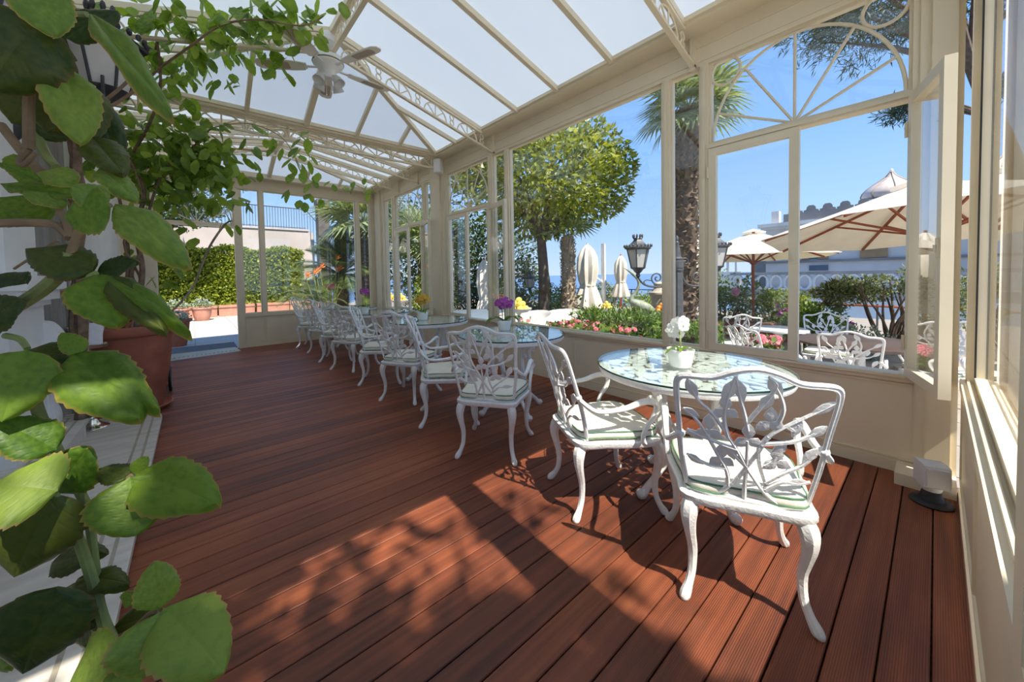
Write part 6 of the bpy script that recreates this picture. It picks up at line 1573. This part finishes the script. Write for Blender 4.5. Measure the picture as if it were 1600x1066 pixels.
# ------------------------------------------------------------------ the climber over the house side and the roof
def small_leaf(seed):
    pts = [(0, 0, 0), (0.22, 0.24, -.01), (0.55, 0.31, -.03), (0.85, 0.17, -.08), (1.0, 0.0, -.13), (0.85, -0.17, -.08), (0.55, -0.31, -.03), (0.22, -0.24, -.01), (0.3, 0, -.05), (0.62, 0, -.09)]
    return MB().add(pts, [(0, 1, 8), (1, 2, 9, 8), (2, 3, 9), (3, 4, 9), (9, 4, 5), (9, 5, 6), (8, 9, 6, 7), (0, 8, 7)])
sl_me = small_leaf(1).mesh('leaf', 'leaf_vine', 80)
cv_ = thing('climbing_vine', 'leafy vine climbing from the large terracotta pot up to the roof glass', 'vine', (-0.5, 5.1, 0))
CO = Vector((-0.5, 5.1, 0)); rv = random.Random(5)
def hang_leaf(p, size, par=cv_):
    a = rv.uniform(0, 2 * pi); d = Vector((cos(a) * .55, sin(a) * .55, -rv.uniform(.35, 1.0))).normalized()
    n = Vector((cos(a) * .5 - .2, sin(a) * .5 - .5, 0.8)); n = (n - d * n.dot(d)).normalized(); y = n.cross(d); s = size
    link('leaf', sl_me, par, M=Matrix(((d.x * s, y.x * s, n.x * s, p.x), (d.y * s, y.y * s, n.y * s, p.y), (d.z * s, y.z * s, n.z * s, p.z), (0, 0, 0, 1))))
cnt = 0
for lst, per, sp_, sz in ((VINE_HANG, 2, 0.04, 0.15), (VINE_LOW, 2, 0.05, 0.16), (VINE_HIGH, 5, 0.08, 0.15)):
    for c in lst:
        c = Vector(c) - CO
        for k in range(per):
            p = c + Vector((rv.gauss(0, sp_), rv.gauss(0, sp_), rv.gauss(0, sp_ * .7))); p.z = min(p.z, 3.94 - .268 * abs(p.x + CO.x - 1.24) - .12)
            if cnt < 300: hang_leaf(p, sz * rv.uniform(.8, 1.2)); cnt += 1
mp_ = []
g_ = np.random.default_rng(9)
for c in VINE_MASS: mp_.append(np.array(c) - np.array(CO) + g_.normal(size=(17, 3)) * (0.15, 0.20, 0.13))
for c in VINE_HIGH: mp_.append(np.array(c) - np.array(CO) + g_.normal(size=(2, 3)) * (0.10, 0.10, 0.06) - (0, 0, .04))
mp_ = np.vstack(mp_); mp_[:, 0] = np.maximum(mp_[:, 0], -0.33)
foliage('leaf_mass', 'leaf_vine_mass', cv_, mp_, 0.15, 9, nrm=np.array((0, -.2, -.9)), aspect=0.62, six=True)
STEMS = [
    ([(-0.45, 5.05, 0.84), (-0.427, 5.024, 1.077), (-0.38, 5.001, 1.445), (-0.419, 5.088, 1.832), (-0.345, 5.109, 2.227), (-0.44, 5.265, 2.571), (-0.289, 4.959, 2.833), (-0.163, 4.476, 3.051), (-0.159, 4.228, 3.38)], 0.028, 0.009, 'vine_bark'),
    ([(-0.50, 5.10, 0.84), (-0.381, 5.025, 1.074), (-0.463, 5.041, 1.383), (-0.354, 4.964, 1.696), (-0.3, 5.066, 2.096), (-0.165, 5.102, 2.514), (0.05, 5.065, 2.746), (0.216, 4.937, 2.947)], 0.022, 0.006, 'vine_bark'),
    ([(-0.56, 5.12, 0.84), (-0.522, 5.077, 1.1), (-0.481, 5.063, 1.573), (-0.517, 5.137, 2.021), (-0.557, 5.225, 2.412), (-0.5, 5.26, 2.816)], 0.022, 0.008, 'vine_bark'),
    ([(-0.48, 5.02, 0.86), (-0.40, 5.10, 1.3), (-0.50, 5.0, 1.7), (-0.36, 5.06, 2.1), (-0.42, 5.1, 2.5)], 0.014, 0.006, 'vine_stem_brown'),
    ([(-0.163, 4.476, 3.051), (-0.219, 4.395, 3.111), (0.069, 3.907, 3.255), (0.253, 3.696, 3.373), (0.467, 3.456, 3.383), (0.741, 3.229, 3.325), (0.866, 3.063, 3.362)], 0.011, 0.005, 'vine_stem_brown'),
    ([(-0.159, 4.228, 3.38), (-0.189, 4.38, 3.336), (-0.253, 4.308, 3.437), (-0.148, 4.093, 3.471)], 0.010, 0.005, 'vine_stem_brown'),
    ([(-0.219, 4.395, 3.111), (-0.294, 4.065, 3.02), (-0.385, 4.149, 3.252), (-0.511, 4.266, 3.5)], 0.007, 0.004, 'vine_stem_brown'),
    ([(0.216, 4.937, 2.947), (0.55, 5.0, 3.10), (0.887, 4.972, 3.007), (1.063, 4.878, 2.659), (1.228, 4.994, 2.491)], 0.006, 0.003, 'vine_stem_brown'),
]
for pts, r0, r1, m in STEMS:
    q = spline([tuple(Vector(p) - CO) for p in pts], 5); n = len(q)
    MB().tube(q, [lerp(r0, r1, i / (n - 1)) for i in range(n)], 7).build('stem', m, cv_)
ct = thing('woody_climber', 'bare reddish woody vine stem on the white house wall behind the lantern', 'vine', (-0.72, 4.3, 0))
for dx, r in ((0, 0.035), (0.05, 0.02), (-0.03, 0.014)):
    MB().tube(spline([(0.0 + dx, 0.0, 0.23), (0.02 - dx, 0.03, 1.0), (0.025 + dx, 0.05, 1.935), (0.043 - dx * .6, 0.055, 2.444), (0.025 + dx, 0.156, 2.982), (0.0, 0.261, 3.36)], 5), r, 7).build('stem', 'vine_bark', ct)
bb = MB().tube([(-0.184, 6.045, 3.03), (0.877, 5.824, 3.072)], 0.012, 8).build('bamboo_cane', 'bamboo'); tag(bb, 'thin yellow bamboo cane supporting the vine under the rear roof', 'cane')
br_ = thing('bare_branch', 'slender bare grey branch leaning in the courtyard doorway', 'branch', (-0.232, 5.75, 0.0))
MB().tube(spline([(-0.08, 0.4, 0.9), (0.0, -0.142, 0.93), (0.228, 0.072, 1.231), (0.40, 0.08, 1.71), (0.576, 0.08, 2.028), (0.654, 0.017, 2.084)], 5), [0.014] * 21 + [0.010] * 5, 6).build('twig', 'palm_trunk_pale', br_)
